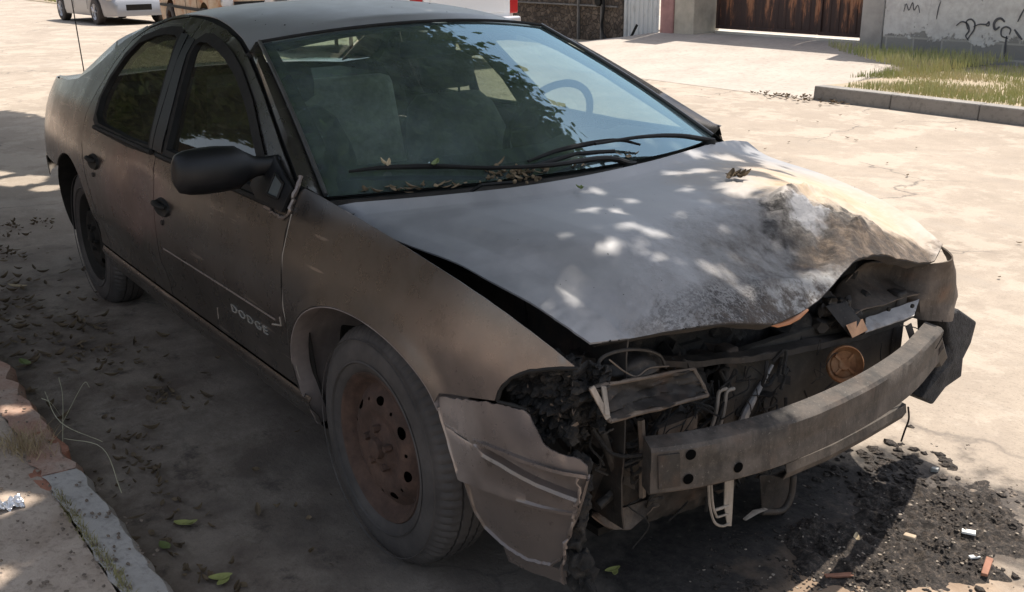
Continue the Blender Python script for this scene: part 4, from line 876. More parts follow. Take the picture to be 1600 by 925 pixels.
# ------------------------------------------------------------------ headlight cavity right: charred mass and surround
def crumple(name,c,axu,axv,nu,nv,amp,sc,mat,parent,solid=.004,nrm=None,seed=0):
    c=np.array(c,float);U=np.array(axu,float);V_=np.array(axv,float);n=np.cross(U,V_);n/=np.linalg.norm(n)
    m=MB()
    def f(u,v):
        p=c+U*u+V_*v;edge=.05*fbm((u*3,v*3,seed),1.5);p=p+n*amp*fbm((u*2+seed,v*2,seed*1.7),sc,5)+U*edge*(abs(u)**6)+V_*edge*(abs(v)**6);return p
    m.grid(f,np.linspace(-1,1,nu),np.linspace(-1,1,nv));return m.go(name,mat,parent,smooth=60,solid=solid)
hc=crumple('headlight_cavity',(.60,-.735,.655),(-.095,-.055,.0),(0,0,.075),70,60,.05,2.2,CHAR,car,seed=2)
m=MB();P=[side(s,z,-1,-.001) for s,z in [(.712,.744),(.66,.735),(.60,.718),(.556,.693),(.530,.66),(.522,.632),(.57,.634),(.60,.633)]];m.tube(resample(P,40),[.0045+.002*fbm(p,40) for p in resample(P,40)],6);m.go('headlight_rim',BLACK,hc)
m=MB()
for i in range(60):
    s=random.uniform(.56,.70);z=random.uniform(.54,.715);p=side(s,z,-1,-random.uniform(.045,.10));lump(m,p,random.uniform(.006,.018),i+20,(1,1,random.uniform(.6,1.5)),3,.9)
m.go('melted_lamp',CHAR,hc,smooth=50)
m=MB()
for i in range(16):
    p=side(random.uniform(.55,.71),random.uniform(.60,.735),-1,-random.uniform(.015,.05));L=random.uniform(.004,.014);d_=[np.array([random.uniform(-1,1)*L for _ in range(3)]) for _ in range(3)];p=np.array(p);m.add([p,p+d_[0],p+d_[0]+d_[1]*.5,p+d_[1]],[(0,1,2,3)])
tag(m.go('lens_fragments',BROWNM,hc,smooth=20,solid=.001),kind='stuff')
# inner fender / apron walls and black engine bay backdrop
for sg in (-1,1):
    m=MB();m.grid(lambda x,z:(x,sg*(.60 if sg<0 else .62)+.012*fbm((x,0,z),6),z),np.linspace(-.40,.66 if sg<0 else .50,24),np.linspace(.30,.76 if sg<0 else .66,12));m.go('inner_fender',SOOTM,car,smooth=60,solid=.004)
m=MB();m.grid(lambda y,z:(.30+.03*fbm((y,z,0),5),y,z),np.linspace(-.60,.62,30),np.linspace(.22,.80,16));m.go('bulkhead',DARK,car,smooth=60,solid=.004)
m=MB();m.box((.10,0,.23),(.9,1.15,.02));m.go('undertray',DARK,car,smooth=0)
eng=MB()
eng.box((.40,-.05,.60),(.20,.50,.16));eng.box((.44,.18,.52),(.16,.22,.26));eng.box((.42,-.34,.58),(.18,.22,.18))
for i in range(40):lump(eng,(random.uniform(.40,.54),random.uniform(-.55,.45),random.uniform(.36,.70)),random.uniform(.02,.06),i,(1,1,1),2,.7)
eng.go('burnt_engine',CHAR,car,smooth=40)
# dark strip just under the hood nose: radiator support tie bar running the width
sup=MB()
bar=[AX(u,v,x) for u,v,x in [(905,560,.55),(1000,566,.60),(1100,566,.62),(1195,556,.63),(1273,540,.63),(1340,526,.62),(1400,504,.60),(1437,484,.59),(1455,466,.56)]]
bar=resample(bar,50)
V=[]
def barsec(p,h=.011,d=.022): return [p+np.array((d*.0,0,h*.2)),p+np.array((-d*1.6,0,h*.5)),p+np.array((-d*1.6,0,-h)),p+np.array((0,0,-h)),p+np.array((.0,0,h*.2))]
rows=[[np.array(q)+np.array((0,0,.004*fbm(q,12))) for q in barsec(p)] for p in bar]
for a,b in zip(rows[:-1],rows[1:]):sup.loft(a,b)
sup_o=sup.go('radiator_support',SOOTM,car,smooth=35,solid=.003)
# shelf between hood nose and tie bar (slam panel), sooty
m=MB();A=[AX(u,v,x) for u,v,x in [(905,556,.44),(1000,548,.48),(1100,538,.50),(1200,540,.50),(1260,520,.50),(1300,500,.50)]];A=resample(A,40);B=resample(bar[:34],40)
m.grid(lambda i,k:(A[int(i)]*(1-k)+B[int(i)]*k)+np.array((0,0,.014*fbm((A[int(i)][1],k*.5,0),8,4)-.006*math.sin(PI*k))),range(40),np.linspace(0,1,10));m.go('slam_panel',SOOTM,sup_o,smooth=60,solid=.004)
# radiator (behind the beam, right half of picture) with fins
def mk_rad():
    m=Mt('burnt radiator core',(.05,.045,.04),.75,.2);X=m.xyz();st=m.n('ShaderNodeTexWave',wave_type='BANDS',bands_direction='Z');st.inputs['Scale'].default_value=95;st.inputs['Distortion'].default_value=.6;st.inputs['Detail'].default_value=2;m.nt.links.new(m.tc,st.inputs['Vector'])
    b=m.ramp(m.noise(7,6,.7),[(.3,(.035,.03,.026)),(.55,(.09,.078,.064)),(.75,(.17,.15,.125))]);b=m.mix(m.math('MULTIPLY',st.outputs['Fac'],.5),b,(.015,.013,.012));m.set('Base Color',b);m.bump(st.outputs['Fac'],.6,.006);return m.m
RAD=mk_rad()
m=MB();m.grid(lambda y,z:(.575+.006*fbm((y,z,0),12),y,z),np.linspace(-.16,.50,24),np.linspace(.30,.60,14));ra=m.go('radiator',RAD,car,smooth=60,solid=.02)
for y in(-.185,.52):
    m=MB();m.box((.57,y,.45),(.05,.043,.34));m.go('radiator_tank',SOOTM,ra,bevel=.008)
m=MB();
m.box((.50,-.30,.46),(.05,.16,.34));
for i in range(14):lump(m,(.52,random.uniform(-.50,-.2),random.uniform(.34,.62)),random.uniform(.015,.04),i+70,(1,1,1.4),2,.8)
m.go('fan_shroud',CHAR,car,smooth=40)
# horn, diagonal hose, twin pipes
hp_=AX(1319,569,.655);hq=hp_;hp_=np.zeros(3);m=MB();m.lathe([(-.02,.0),(-.02,.020),(-.008,.024),(-.004,.034),(.006,.041),(.012,.043),(.010,.0455),(.0,.046),(-.010,.040),(-.03,.03)],36,'x',tuple(hp_));m.lathe([(.004,.0),(.006,.013),(.000,.016),(.0,.024),(-.002,.032)],24,'x',tuple(hp_));
for k in range(4):m.box((hp_[0]+.002,hp_[1]+.022*math.cos(R(45+90*k)),hp_[2]+.022*math.sin(R(45+90*k))),(.006,.006,.02),Matrix.Rotation(R(-45-90*k),3,'X'))
ho=m.go('horn',RUST2,car,smooth=40);ho.location=Vector(hq);ho.rotation_euler=(0,R(-14),R(-30));ho.scale=(1.1,1.1,1.1)
m=MB();m.tube(resample([AX(u,v,.60) for u,v in [(1207,570),(1192,596),(1176,625),(1165,645),(1160,662)]],14),np.linspace(.004,.013,14),8);m.go('hose',PALEM,car)
m=MB()
for du in (0,12):m.tube(cr([AX(u+du,v,.63) for u,v in [(1135,607),(1124,612),(1121,630),(1118,648),(1112,668)]],5),.0048,6)
m.go('coolant_pipe',BONE,car)
# headlamp bracket tray with rolled frame, pale tabs, dome above
tx=.70
q=[AX(922,607,.70),AX(1083,576,.67),AX(1106,617,.70),AX(952,658,.735)]
m=MB()
for i in range(4):
    pp=[p_+np.array([.006*fbm(p_*1.,17),.004*fbm(p_+3,17),.005*fbm(p_+7,17)]) for p_ in resample([q[i],q[(i+1)%4]],9)];m.tube(pp,[.0035+.002*random.random() for _ in pp],6)
tyo=m.go('headlamp_bracket',BROWNM,car)
m=MB()
def bil(u,v): return (q[0]*(1-u)+q[1]*u)*(1-v)+(q[3]*(1-u)+q[2]*u)*v
m.grid(lambda u,v:bil(u,v)+np.array((-.035*math.sin(PI*min(1,max(0,u)))*math.sin(PI*v)+.022*fbm((u,v,0),4,5),0,-.012*math.sin(PI*u)*math.sin(PI*v))),np.linspace(0,1,30),np.linspace(0,1,16));m.go('tray',SOOTM,tyo,smooth=60,solid=.003)
m=MB()
for a,b in (((926,606),(951,654)),((944,604),(950,648))):
    p,r_=AX(a[0],a[1],.715),AX(b[0],b[1],.742);d_=r_-p;n_=np.cross(d_,(1,0,0));n_/=np.linalg.norm(n_);n_*=.006
    m.hexa([p-n_,p+n_,r_+n_,r_-n_],[p-n_-np.array((.004,0,0)),p+n_-np.array((.004,0,0)),r_+n_-np.array((.004,0,0)),r_-n_-np.array((.004,0,0))])
m.go('mounting_tab',BONE,tyo,smooth=0)
m=MB();lump(m,AX(985,570,.62),.052,5,(1,1.35,.62),4,.35);m.tube(cr([AX(u,v,.66) for u,v in [(932,580),(940,560),(965,549),(1000,546),(1030,555),(1040,575)]],6),.004,6);m.go('lamp_motor',BROWNM if False else SOOTM,car,smooth=60)
m=MB();c1=AX(985,570,.665)
m.tube(cr([AX(u,v,.68) for u,v in [(952,562),(975,580),(995,588),(1015,575),(1045,572)]],5),.0018,6);m.go('wire',BROWNM,car)
# right frame horn, strut, dark boxes behind the beam end
m=MB();m.hexa([AX(905,668,.55),AX(985,650,.55),AX(985,800,.50),AX(925,790,.50)],[AX(905,668,.45),AX(985,650,.45),AX(985,800,.40),AX(925,790,.40)]);m.go('frame_rail',SOOTM,car,bevel=.01)
m=MB();m.tube([AX(1001,655,.66),AX(1004,700,.66),AX(1003,775,.64)],.009,6);m.box(AX(1050,665,.60),(.04,.13,.035));m.go('bracket',BROWNM,car)
m=MB();m.tube(cr([AX(u,v,.62) for u,v in [(935,660),(948,700),(962,738),(960,765),(935,790)]],6),.010,6);m.grid(lambda u,v:AX(925+75*u,722+60*v+12*math.sin(PI*u),.60-.05*v),np.linspace(0,1,12),np.linspace(0,1,8));m.go('splash_shield',SOOTM,car,smooth=60,solid=.004)
def lipf(u,v): return AX(925+105*u,800+26*math.sin(PI*min(1,u*1.1))*v+6*v-30*u*u*(1-v*.5),.56+.03*v)+np.array((.01*fbm((u,v,0),4),0,0))
m=MB();m.grid(lipf,np.linspace(0,1,24),np.linspace(0,1,6));m.go('lower_valance',BROWNM,car,smooth=60,solid=.004)
m=MB();m.grid(lambda u,v:AX(1010+95*u,745+70*v*(1-.4*u),.62-.06*v)+np.array((.012*fbm((u*2,v,0),3),0,0)),np.linspace(0,1,16),np.linspace(0,1,10));m.go('lower_shroud',SOOTM,car,smooth=60,solid=.004)

random.seed(19)
m=MB()
for i in range(90):
    u0=random.uniform(885,1230);v0=random.uniform(560,740);x0=random.uniform(.50,.64)
    if u0>1110:v0=random.uniform(560,680);x0=random.uniform(.58,.64)
    P=[AX(u0,v0,x0)]
    for k in range(4):P.append(P[-1]+np.array((random.gauss(0,.012),random.gauss(0,.035),random.gauss(-.012,.03))))
    m.tube(cr(P,4),random.choice((.0015,.002,.003,.005)),5)
for i in range(6):
    u0=random.uniform(1240,1430);v0=random.uniform(530,600);P=[AX(u0,v0,.645)]
    for k in range(4):P.append(P[-1]+np.array((random.gauss(0,.006),random.gauss(0,.03),random.gauss(-.01,.02))))
    m.tube(cr(P,4),random.choice((.0012,.002)),5)
tag(m.go('burnt_wiring',CHAR,car,smooth=50),kind='stuff')
m=MB()
for i in range(110):
    u0=random.uniform(880,1240);v0=random.uniform(565,790);x0=random.uniform(.46,.60);c=AX(u0,v0,x0);a,b,g_=[random.uniform(0,6.28) for _ in range(3)]
    Mx=Matrix.Rotation(a,3,'X')@Matrix.Rotation(b,3,'Y');L=random.uniform(.012,.045);W_=random.uniform(.006,.025)
    q_=[Mx@Vector((x*L+.006*random.uniform(-1,1),y*W_+.004*random.uniform(-1,1),.5*L*x*x*random.uniform(-1,1))) for y in (-1,1) for x in (-1,0,1)]
    m.add([(c[0]+p.x,c[1]+p.y,c[2]+p.z) for p in q_],[(0,1,4,3),(1,2,5,4)])
tag(m.go('torn_shreds',SOOTM,car,smooth=20,solid=.0015),kind='stuff')
# ------------------------------------------------------------------ bumper beam
bt=resample(cr([AZ(u,v,.523) for u,v in [(1018,703),(1100,692),(1200,669),(1280,641),(1350,609),(1400,580),(1440,550),(1474,512)]],8),60)
H_=.112;D_=.05
def bsec(i):
    p=bt[i];t=bt[min(59,i+1)]-bt[max(0,i-1)];t/=np.linalg.norm(t);nn=np.array((t[1],-t[0],0));nn=nn if nn[0]>0 else -nn
    g=lambda o,z:p-nn*o+np.array((0,0,z))
    w_=.003*fbm(p,7)
    return [g(D_,.008),g(.006,0),g(0+w_,-.008),g(.0+w_,-.05),g(.002,-.060),g(.0,-.07),g(0,-H_+.006),g(.006,-H_),g(D_,-H_)]
m=MB();S_=[bsec(i) for i in range(60)]
for a,b in zip(S_[:-1],S_[1:]):m.loft(a,b)
m.add(S_[0],[tuple(range(9))]);m.add(S_[-1],[tuple(range(9))[::-1]])
for a,b in zip(S_[:-1],S_[1:]):m.add([a[0],a[8],b[8],b[0]],[(0,1,2,3)])
bm_=m.go('bumper_beam',BEAM,car,smooth=35,bevel=.0)
def onbeam(u,v,o=.0015):
    D=ray(u,v);best=None
    for i in range(60):
        p=bt[i]
        if i<59:
            a,b=bt[i],bt[i+1]
            # intersect vertical plane through a,b
            e=b-a;n_=np.array((e[1],-e[0],0));k=((a-CAM)@n_)/(D@n_);X=CAM+D*k;s_=((X-a)@e)/(e@e)
            if -.01<=s_<=1.01 or (i==0 and s_<0):return X+ (n_/np.linalg.norm(n_))*(o if n_[0]>0 else -o)
    return CAM+D
HOLE=simple('painted hole darkness',(.004,.004,.004),1,0,.1,5,0,spec=0)  # flat black discs stand in for the dark inside of the bolt holes
for u,v,r in [(1079,710,.0125),(1075,748,.0125),(1153,730,.0125)]:
    c=onbeam(u,v,.002);c2=onbeam(u+6,v,.002);t=c2-c;t[2]=0;t/=np.linalg.norm(t)
    P=[c+t*r*math.cos(a)+np.array((0,0,r*math.sin(a))) for a in np.linspace(0,2*PI,24,endpoint=False)];m=MB();m.add(P,[tuple(range(24))]);m.go('bolt_hole',HOLE,bm_,smooth=0)
def beamq(name,px4,mat,o=.004,sol=.003,par=None):
    P=[onbeam(u,v,o) for u,v in px4];m=MB();m.add(P,[(0,1,2,3)]);return m.go(name,mat,par or bm_,smooth=0,solid=sol)
beamq('mounting_plate',[(1027,711),(1061,707),(1062,758),(1028,763)],SOOTM,.003,.004)
# end face dark bracket on the left end with hanging burnt foam
E_=[AX(u,v,.60) for u,v in [(1478,492),(1500,484),(1527,503),(1521,535),(1503,560),(1500,588),(1477,606),(1455,632),(1440,622),(1462,585),(1482,540)]]
m=MB();n=len(E_);Ef=[e+np.array((.012*fbm(e,20),0,0)) for e in E_];Eb=[e+np.array((-.10,.01*math.sin(i),0)) for i,e in enumerate(E_)];cf=sum(Ef)/n
m.add(Ef+Eb+[cf+np.array((.01,0,0)),cf-np.array((.1,0,0))],[(i,(i+1)%n,2*n) for i in range(n)]+[(n+(i+1)%n,n+i,2*n+1) for i in range(n)]+[((i+1)%n,i,n+i,n+(i+1)%n) for i in range(n)])
m.go('burnt_bumper_foam',simple('charcoal burnt foam',(.04,.038,.038),.9,0,.5,25,.8,.012),car,smooth=0,bevel=.006)
m=MB();m.tube([bt[-1]+np.array((-.03,-.02,-.055)),(bt[-1]+cf)/2+np.array((-.04,0,-.05)),cf-np.array((.05,0,0))],[.045,.04,.03],8);m.go('beam_end_bracket',SOOTM,car,smooth=30)
# lower crossmember
m=MB();L_=[AX(u,v,x) for u,v,x in [(1228,726,.74),(1300,696,.73),(1360,664,.71),(1415,632,.68)]];L_=resample(L_,20)
rows=[[p+np.array((-.03,0,.004)),p,p+np.array((.004,0,-.022)),p+np.array((-.006,0,-.042)),p+np.array((-.04,0,-.046))] for p in L_]
for a,b in zip(rows[:-1],rows[1:]):m.loft(a,b)
m.go('lower_crossmember',BEAM,car,smooth=30,solid=.003)
m=MB();m.tube(cr([AX(u,v,.66) for u,v in [(1240,742),(1236,775),(1222,797),(1190,800)]],5),.010,6);m.hexa([AX(1186,742,.60),AX(1236,738,.60),AX(1230,800,.58),AX(1190,802,.58)],[AX(1186,742,.50),AX(1236,738,.50),AX(1230,800,.48),AX(1190,802,.48)]);m.go('lower_bracket',SOOTM,car,smooth=40,bevel=.004)
# pale metal latch frame hanging below beam
m=MB()
for L in ([(1107,757),(1109,790),(1116,815),(1128,822),(1139,818)],[(1111,757),(1114,790),(1120,808)]):m.tube(cr([AX(u,v,.70) for u,v in L],5),.0034,6)
p=[AX(u,v,.70) for u,v in [(1133,752),(1147,750),(1145,790),(1143,822),(1137,822),(1132,790)]];m.add(p+[a-np.array((.003,0,0)) for a in p],[(0,1,2,3,4,5),(11,10,9,8,7,6)]+[(i,(i+1)%6,6+(i+1)%6,6+i) for i in range(6)])
m.tube([AX(1117,797,.70),AX(1138,790,.70)],.004,6);m.tube([AX(1121,808,.70),AX(1138,803,.70)],.003,6);m.go('hood_latch_frame',BONE,car,smooth=40)
m=MB();m.tube([AX(u,v,.66) for u,v in [(1163,812),(1180,800),(1197,795)]],[.006,.010,.006],5,flat=.3);m.go('torn_scrap',BONE,car,smooth=30)

# ------------------------------------------------------------------ left front: lamp cavity shell, fender nose, light plate, wires
def shell(u,v): 
    a=[(1300,470),(1335,425),(1350,412),(1395,410),(1432,428),(1452,440)];b=[(1322,500),(1350,482),(1370,478),(1400,470),(1432,462),(1448,455)]
    A=resample([AX(p[0],p[1],.50) for p in a],20);B=resample([AX(p[0],p[1],.60) for p in b],20);i=int(round(u*19));p=A[i]*(1-v)+B[i]*v;return p+np.array((-.05*math.sin(PI*v)+.01*fbm(p,9),0,.006*fbm(p,14)))
m=MB();m.grid(shell,np.linspace(0,1,20),np.linspace(0,1,14));m.go('headlamp_shell',BROWNM,car,smooth=60,solid=.004)
m=MB();m.grid(lambda y,z:(.42+.02*fbm((y,z,2),8),y,z),np.linspace(.05,.66,24),np.linspace(.50,.76,10));m.go('cavity_back',SOOTM,car,smooth=60,solid=.004)
# black under edge of raised hood
# fender nose
def nose(u,v):
    L0=[(1452,412,.60),(1446,440,.60),(1438,470,.605),(1440,500,.61)];L1=[(1470,385,.60),(1483,410,.57),(1488,450,.55),(1478,492,.575)]
    A=resample([AX(*p) for p in L0],20);B=resample([AX(*p) for p in L1],20);i=int(round(v*19));p=A[i]*(1-u)+B[i]*u;return p+np.array((.05*math.sin(PI*u),.006*math.sin(PI*u),0))+np.array((.006*fbm(p,10),0,0))
m=MB();m.grid(nose,np.linspace(0,1,14),np.linspace(0,1,20));m.loft([nose(0,v) for v in np.linspace(0,1,20)],[np.array(nose(0,v))+np.array((-.2,-.02,.0)) for v in np.linspace(0,1,20)]);m.go('fender_nose',BROWNM,car,smooth=60,solid=.004)
m=MB();m.grid(lambda u,v:AX(1352+(1436-1352)*u-8*v*u,498-30*u+ (22+4*u)*v,.60+.045*v)+np.array((0,0,.003*fbm((u,v,0),7))),np.linspace(0,1,14),np.linspace(0,1,6));pl=m.go('lamp_mount_plate',PALEM,car,smooth=60,solid=.004)
for u,v in ((1388,483),(1385,506),(1425,478)):
    m=MB();c=AX(u,v,.632);m.lathe([(-.002,0),(-.002,.006),(.004,.006),(.004,0)],10,'x',tuple(c));m.go('bolt',DARK,pl)
m=MB();m.hexa([AX(1290,478,.60),AX(1322,472,.60),AX(1345,500,.66),AX(1330,528,.66)],[AX(1290,478,.55),AX(1322,472,.55),AX(1345,500,.60),AX(1330,528,.60)])
for i in range(16):lump(m,AX(random.uniform(1272,1335),random.uniform(468,512),.58),random.uniform(.012,.026),i+200,(1,1,1),2,.8)
m.go('burnt_battery',SOOTM,car,smooth=40)
m=MB();m.hexa([AX(1322,508,.655),AX(1348,498,.655),AX(1356,516,.665),AX(1332,528,.665)],[AX(1322,508,.645),AX(1348,498,.645),AX(1356,516,.655),AX(1332,528,.655)]);m.go('copper_plate',simple('rusty orange plate',(.42,.24,.14),.7,0,.35,30),car,smooth=0)
m=MB();m.hexa([AX(1414,510,.60),AX(1424,504,.60),AX(1436,545,.62),AX(1427,548,.62)],[AX(1414,510,.59),AX(1424,504,.59),AX(1436,545,.61),AX(1427,548,.61)]);m.go('stay',BROWNM,car,smooth=0,bevel=.002)
for L,x_,r_ in (([(1405,508),(1430,512),(1448,524),(1446,530),(1462,535)],.66,.0016),([(1378,535),(1376,560),(1386,582),(1405,605)],.70,.0014),([(1472,500),(1475,520),(1462,545)],.72,.0014),([(1419,636),(1420,655),(1414,672),(1408,690)],.68,.0028)):
    m=MB();m.tube(cr([AX(u,v,x_) for u,v in L],5),r_,5);m.go('loose_wire',DARK,car)
# leaf lump on the hood, leaf litter on the cowl
LEAFD=simple('dry brown leaf',(.12,.085,.05),.9,0,.5,20,.3,.002);LEAFG=simple('wilted green leaf',(.16,.20,.06),.7,0,.3,20,.2,.002);LEAFT=simple('tan dry leaf',(.48,.38,.24),.8,0,.2,20,.2,.002)
def leafgeo(b,c,L,Wd,az,tilt=0,curl=.25,roll=0):
    M=Matrix.Rotation(az,3,'Z')@Matrix.Rotation(tilt,3,'Y')@Matrix.Rotation(roll,3,'X');V=[]
    for i in range(7):
        t=i/6;w_=Wd*math.sin(PI*min(1,t*.93+.04))**.8/2;x=(t-.5)*L;zc=curl*L*(4*(t-.5)**2)*.35
        for s_,dz_ in ((-1,.12*L*curl*2),(0,0),(1,.12*L*curl*2)):
            p=M@Vector((x,s_*w_,zc+dz_*(w_/(Wd/2+1e-6))));V.append((c[0]+p.x,c[1]+p.y,c[2]+p.z))
    b.add(V,[(3*i+j,3*i+j+1,3*i+j+4,3*i+j+3) for i in range(6) for j in range(2)])
random.seed(21)
m=MB()
cpx=[(random.gauss(800,26),random.gauss(273,5)) for _ in range(34)]+[(random.uniform(540,1000),0) for _ in range(34)]+[(random.gauss(640,22),random.gauss(297,3)) for _ in range(12)]
for u,v in cpx:
    if v==0:v=np.interp(u,[540,700,850,1000,1100],[305,293,272,243,222])+random.uniform(-6,4)
    p=wp_(u,v,.0);leafgeo(m,(p[0],p[1],p[2]+.006),random.uniform(.012,.04),random.uniform(.006,.018),random.uniform(0,6),random.uniform(-.6,.6),random.uniform(.2,.8))
for _ in range(25):
    u,v=random.gauss(810,30),random.gauss(273,6);p=wp_(u,v,0);lump(m,(p[0],p[1],p[2]),random.uniform(.003,.009),_,(1,1,1),1)
LEAFB=simple('light brown dry leaf',(.24,.17,.10),.9,0,.5,30,.3,.002)
tag(m.go('leaf_litter',LEAFB,smooth=40),'dry brown leaf litter gathered below the windshield','leaf litter',kind='stuff')
def hoodz(u,v):
    p=AZ(u,v,.93)
    for _ in range(3):
        best=min(((hood(a,b)[0]-p[0])**2+(hood(a,b)[1]-p[1])**2,hood(a,b)) for a in np.linspace(0,1,50) for b in np.linspace(0,1,50));p=AZ(u,v,best[1][2]+.004)
    return p
def one_leaf(name,pts,mat,label):
    m=MB()
    for c,L,Wd,az,tl,cu in pts:leafgeo(m,c,L,Wd,az,tl,cu)
    return tag(m.go(name,mat,smooth=40,solid=.0008),label,'leaf')
hp1=hoodz(1156,281);one_leaf('dry_leaf',[((hp1[0]+random.uniform(-.02,.02),hp1[1]+random.uniform(-.02,.02),hp1[2]+.008),.045,.02,a,a*.2-.5,.9) for a in range(6)],LEAFD,'curled dark dry leaf clump lying on the hood')
hp2=hoodz(905,296);one_leaf('dry_leaf',[((hp2[0],hp2[1],hp2[2]+.004),.022,.012,1.,.3,.8),((hp2[0]+.008,hp2[1],hp2[2]+.004),.018,.01,2.4,-.4,.8)],LEAFG,'small green leaf bit on the hood below the wipers')
wl=wp_(812,256,.02);one_leaf('dry_leaf',[(tuple(wp_(680,257,.03)),.09,.02,2.4,0,.3)],LEAFG,'long green leaf caught on the left wiper')
wl=wp_(600,256,.02);one_leaf('dry_leaf',[(tuple(wl),.035,.02,1.0,.6,.8),(tuple(wl+np.array((.01,.01,0))),.03,.012,2.4,-.6,.8)],LEAFT,'brown curled leaf on the tip of the left wiper')
m=MB()
random.seed(9)
for i in range(60):
    u=random.uniform(860,1440);v=random.uniform(250,470);p=AZ(u,v,.9)
    a=min(1,max(0,(p[1]+.75)/1.5));b=min(1,max(0,(p[0]+.15)/.85));q_=hood(a,b);lump(m,(q_[0],q_[1],q_[2]+.001),random.uniform(.0015,.004),i,(1,1,.6),1)
for i in range(26):
    a=random.uniform(-.95,.95);b=random.uniform(.02,.9);q_=roofpt(a,b);lump(m,(q_[0],q_[1],q_[2]+.001),random.uniform(.002,.005),i,(1,1,.6),1)
tag(m.go('debris_specks',DARK,smooth=40),'tiny dark specks of debris scattered over the hood and roof','debris',kind='stuff')

# ------------------------------------------------------------------ ground litter
random.seed(14)
def charpos():
    while True:
        u=random.uniform(880,1600);v=random.uniform(690,925);p=AZ(u,v,0)
        d=((p[0]-.78)/.30)**2+((p[1]-.28)/.50)**2
        if random.random()<math.exp(-d*1.1):return p
c2=Mt('ashy brown burnt rubble',(.05,.04,.03),.9);f_=c2.noise(75,8,.8);c2.set('Base Color',c2.ramp(f_,[(.32,(.015,.012,.011)),(.5,(.055,.045,.038)),(.62,(.15,.115,.09)),(.75,(.34,.27,.21))]));c2.bump(c2.noise(110,8,.8),1.,.015);CHAR2=c2.m
def heap(x,y):
    d=math.sqrt(((x-.80)/.24)**2+((y-.36)/.42)**2);k=max(0,1.15-d+.5*fbm((x,y,4),5,3))
    return -.012+min(.022,k*.05)+.020*min(1,k*2)*max(-.3,fbm((x,y,0),20,6)+.1)+.008*min(1,k)*fbm((x,y,9),60,4)
m=MB();m.grid(lambda x,y:(x,y,heap(x,y)),np.linspace(.42,1.2,150),np.linspace(-.2,.95,210));tag(m.go('ash_heap',CHAR2,smooth=50),'low crumbly heap of grey brown ash at the burnt corner of the bumper','ash',kind='stuff')
m=MB()
for i in range(5200):
    p=charpos()
    if fbm((p[0],p[1],3),7,3)<random.uniform(-.1,.35):continue
    r=random.uniform(.0015,.0048)*(1 if random.random()<.95 else 2.3);lump(m,(p[0],p[1],max(0,heap(p[0],p[1]))+r*.3),r,i%40,(random.uniform(.7,1.6),1,.6),1,.9)
for i in range(110):
    p=AZ(random.gauss(1385,60),random.gauss(730,20),0);lump(m,(p[0],p[1],.003+max(0,heap(p[0],p[1]))),random.uniform(.005,.016),i,(1.3,1,.6),2,.9)
tag(m.go('char_debris',CHAR2,smooth=35),'heap of black charred crumbs on the road under the burnt bumper','debris',kind='stuff')
m=MB()
for i in range(260):
    p=charpos();r=random.uniform(.0015,.005);lump(m,(p[0]+.05,p[1]+.05,max(0,heap(p[0]+.05,p[1]+.05))+r*.3),r,i%40,(random.uniform(.7,1.6),1,.6),1,.9)
tag(m.go('stone_chips',mk_conc('pale chips',(.20,.165,.13),(.42,.35,.28),30),smooth=35),'pale grit and stone chips scattered among the char','gravel',kind='stuff')
m=MB();random.seed(31)
cl=[(random.uniform(-5,.6),-1.38+abs(random.gauss(0,.3))) for _ in range(34)]
for i in range(520):
    c_=random.choice(cl);x=random.gauss(c_[0],.07);y=max(-1.40,random.gauss(c_[1],.035))
    if random.random()<.12:x=random.uniform(-8,0);y=random.uniform(-1.4,-.6)
    leafgeo(m,(x,y,.008),random.uniform(.010,.035),random.uniform(.006,.018),random.uniform(0,6),random.uniform(-.5,.5),random.uniform(.2,1.6),random.uniform(-.6,.6))
for i in range(170):
    x=random.gauss(-2.6,.7);y=random.gauss(-1.12,.16)
    leafgeo(m,(x,y,.012),random.uniform(.02,.07),random.uniform(.01,.03),random.uniform(0,6),random.uniform(-.3,.3),random.uniform(.2,1.))
for i in range(120):
    x=random.uniform(-7,3);y=random.uniform(1,7);leafgeo(m,(x,y,.01),random.uniform(.02,.05),random.uniform(.01,.02),random.uniform(0,6),0,.5)
for i in range(60):
    x=random.gauss(-5.0,.35);y=7.2+random.gauss(0,.08);leafgeo(m,(x,y,.015),random.uniform(.03,.08),random.uniform(.02,.04),random.uniform(0,6),0,.8)
tag(m.go('fallen_leaves',LEAFD,smooth=40),'dark dry leaves scattered along the gutter and road','leaf litter',kind='stuff')
def gl(u,v,L,Wd,az,mat,label,z=.008,extra=()):
    p=AZ(u,v,z);return one_leaf('fallen_leaf',[((p[0],p[1],z+.004),L,Wd,az,0,.35)]+[((p[0]+dx,p[1]+dy,z+.004),L*.8,Wd*.8,az+da,0,.3) for dx,dy,da in extra],mat,label)
YG=simple('yellow green leaf',(.30,.31,.10),.7,0,.2,20)
gl(287,820,.055,.028,.9,YG,'yellow green leaf on the road just right of the kerb',extra=((.01,.015,.6),))
gl(258,856,.05,.028,.2,LEAFG,'dull green leaf below the yellow green leaf near the kerb')
gl(345,905,.06,.03,1.2,YG,'green leaf at the bottom edge of the photo near the kerb',extra=((.02,.0,.9),))
gl(1338,846,.06,.018,2.2,LEAFT,'pale tan leaf lying on the shaded char under the bumper')
gl(957,893,.045,.02,1.4,YG,'bright green leaf on the char below the front wheel corner',extra=((.01,.0,.9),))
gl(28,450,.11,.03,.7,LEAFT,'pale curled leaf in the gutter left of the rear wheel')
gl(40,570,.09,.035,.2,LEAFG,'green leaf at the left edge beside the kerb')
gl(1212-0,655-0,.0,.0,0,LEAFT,'x') if False else None
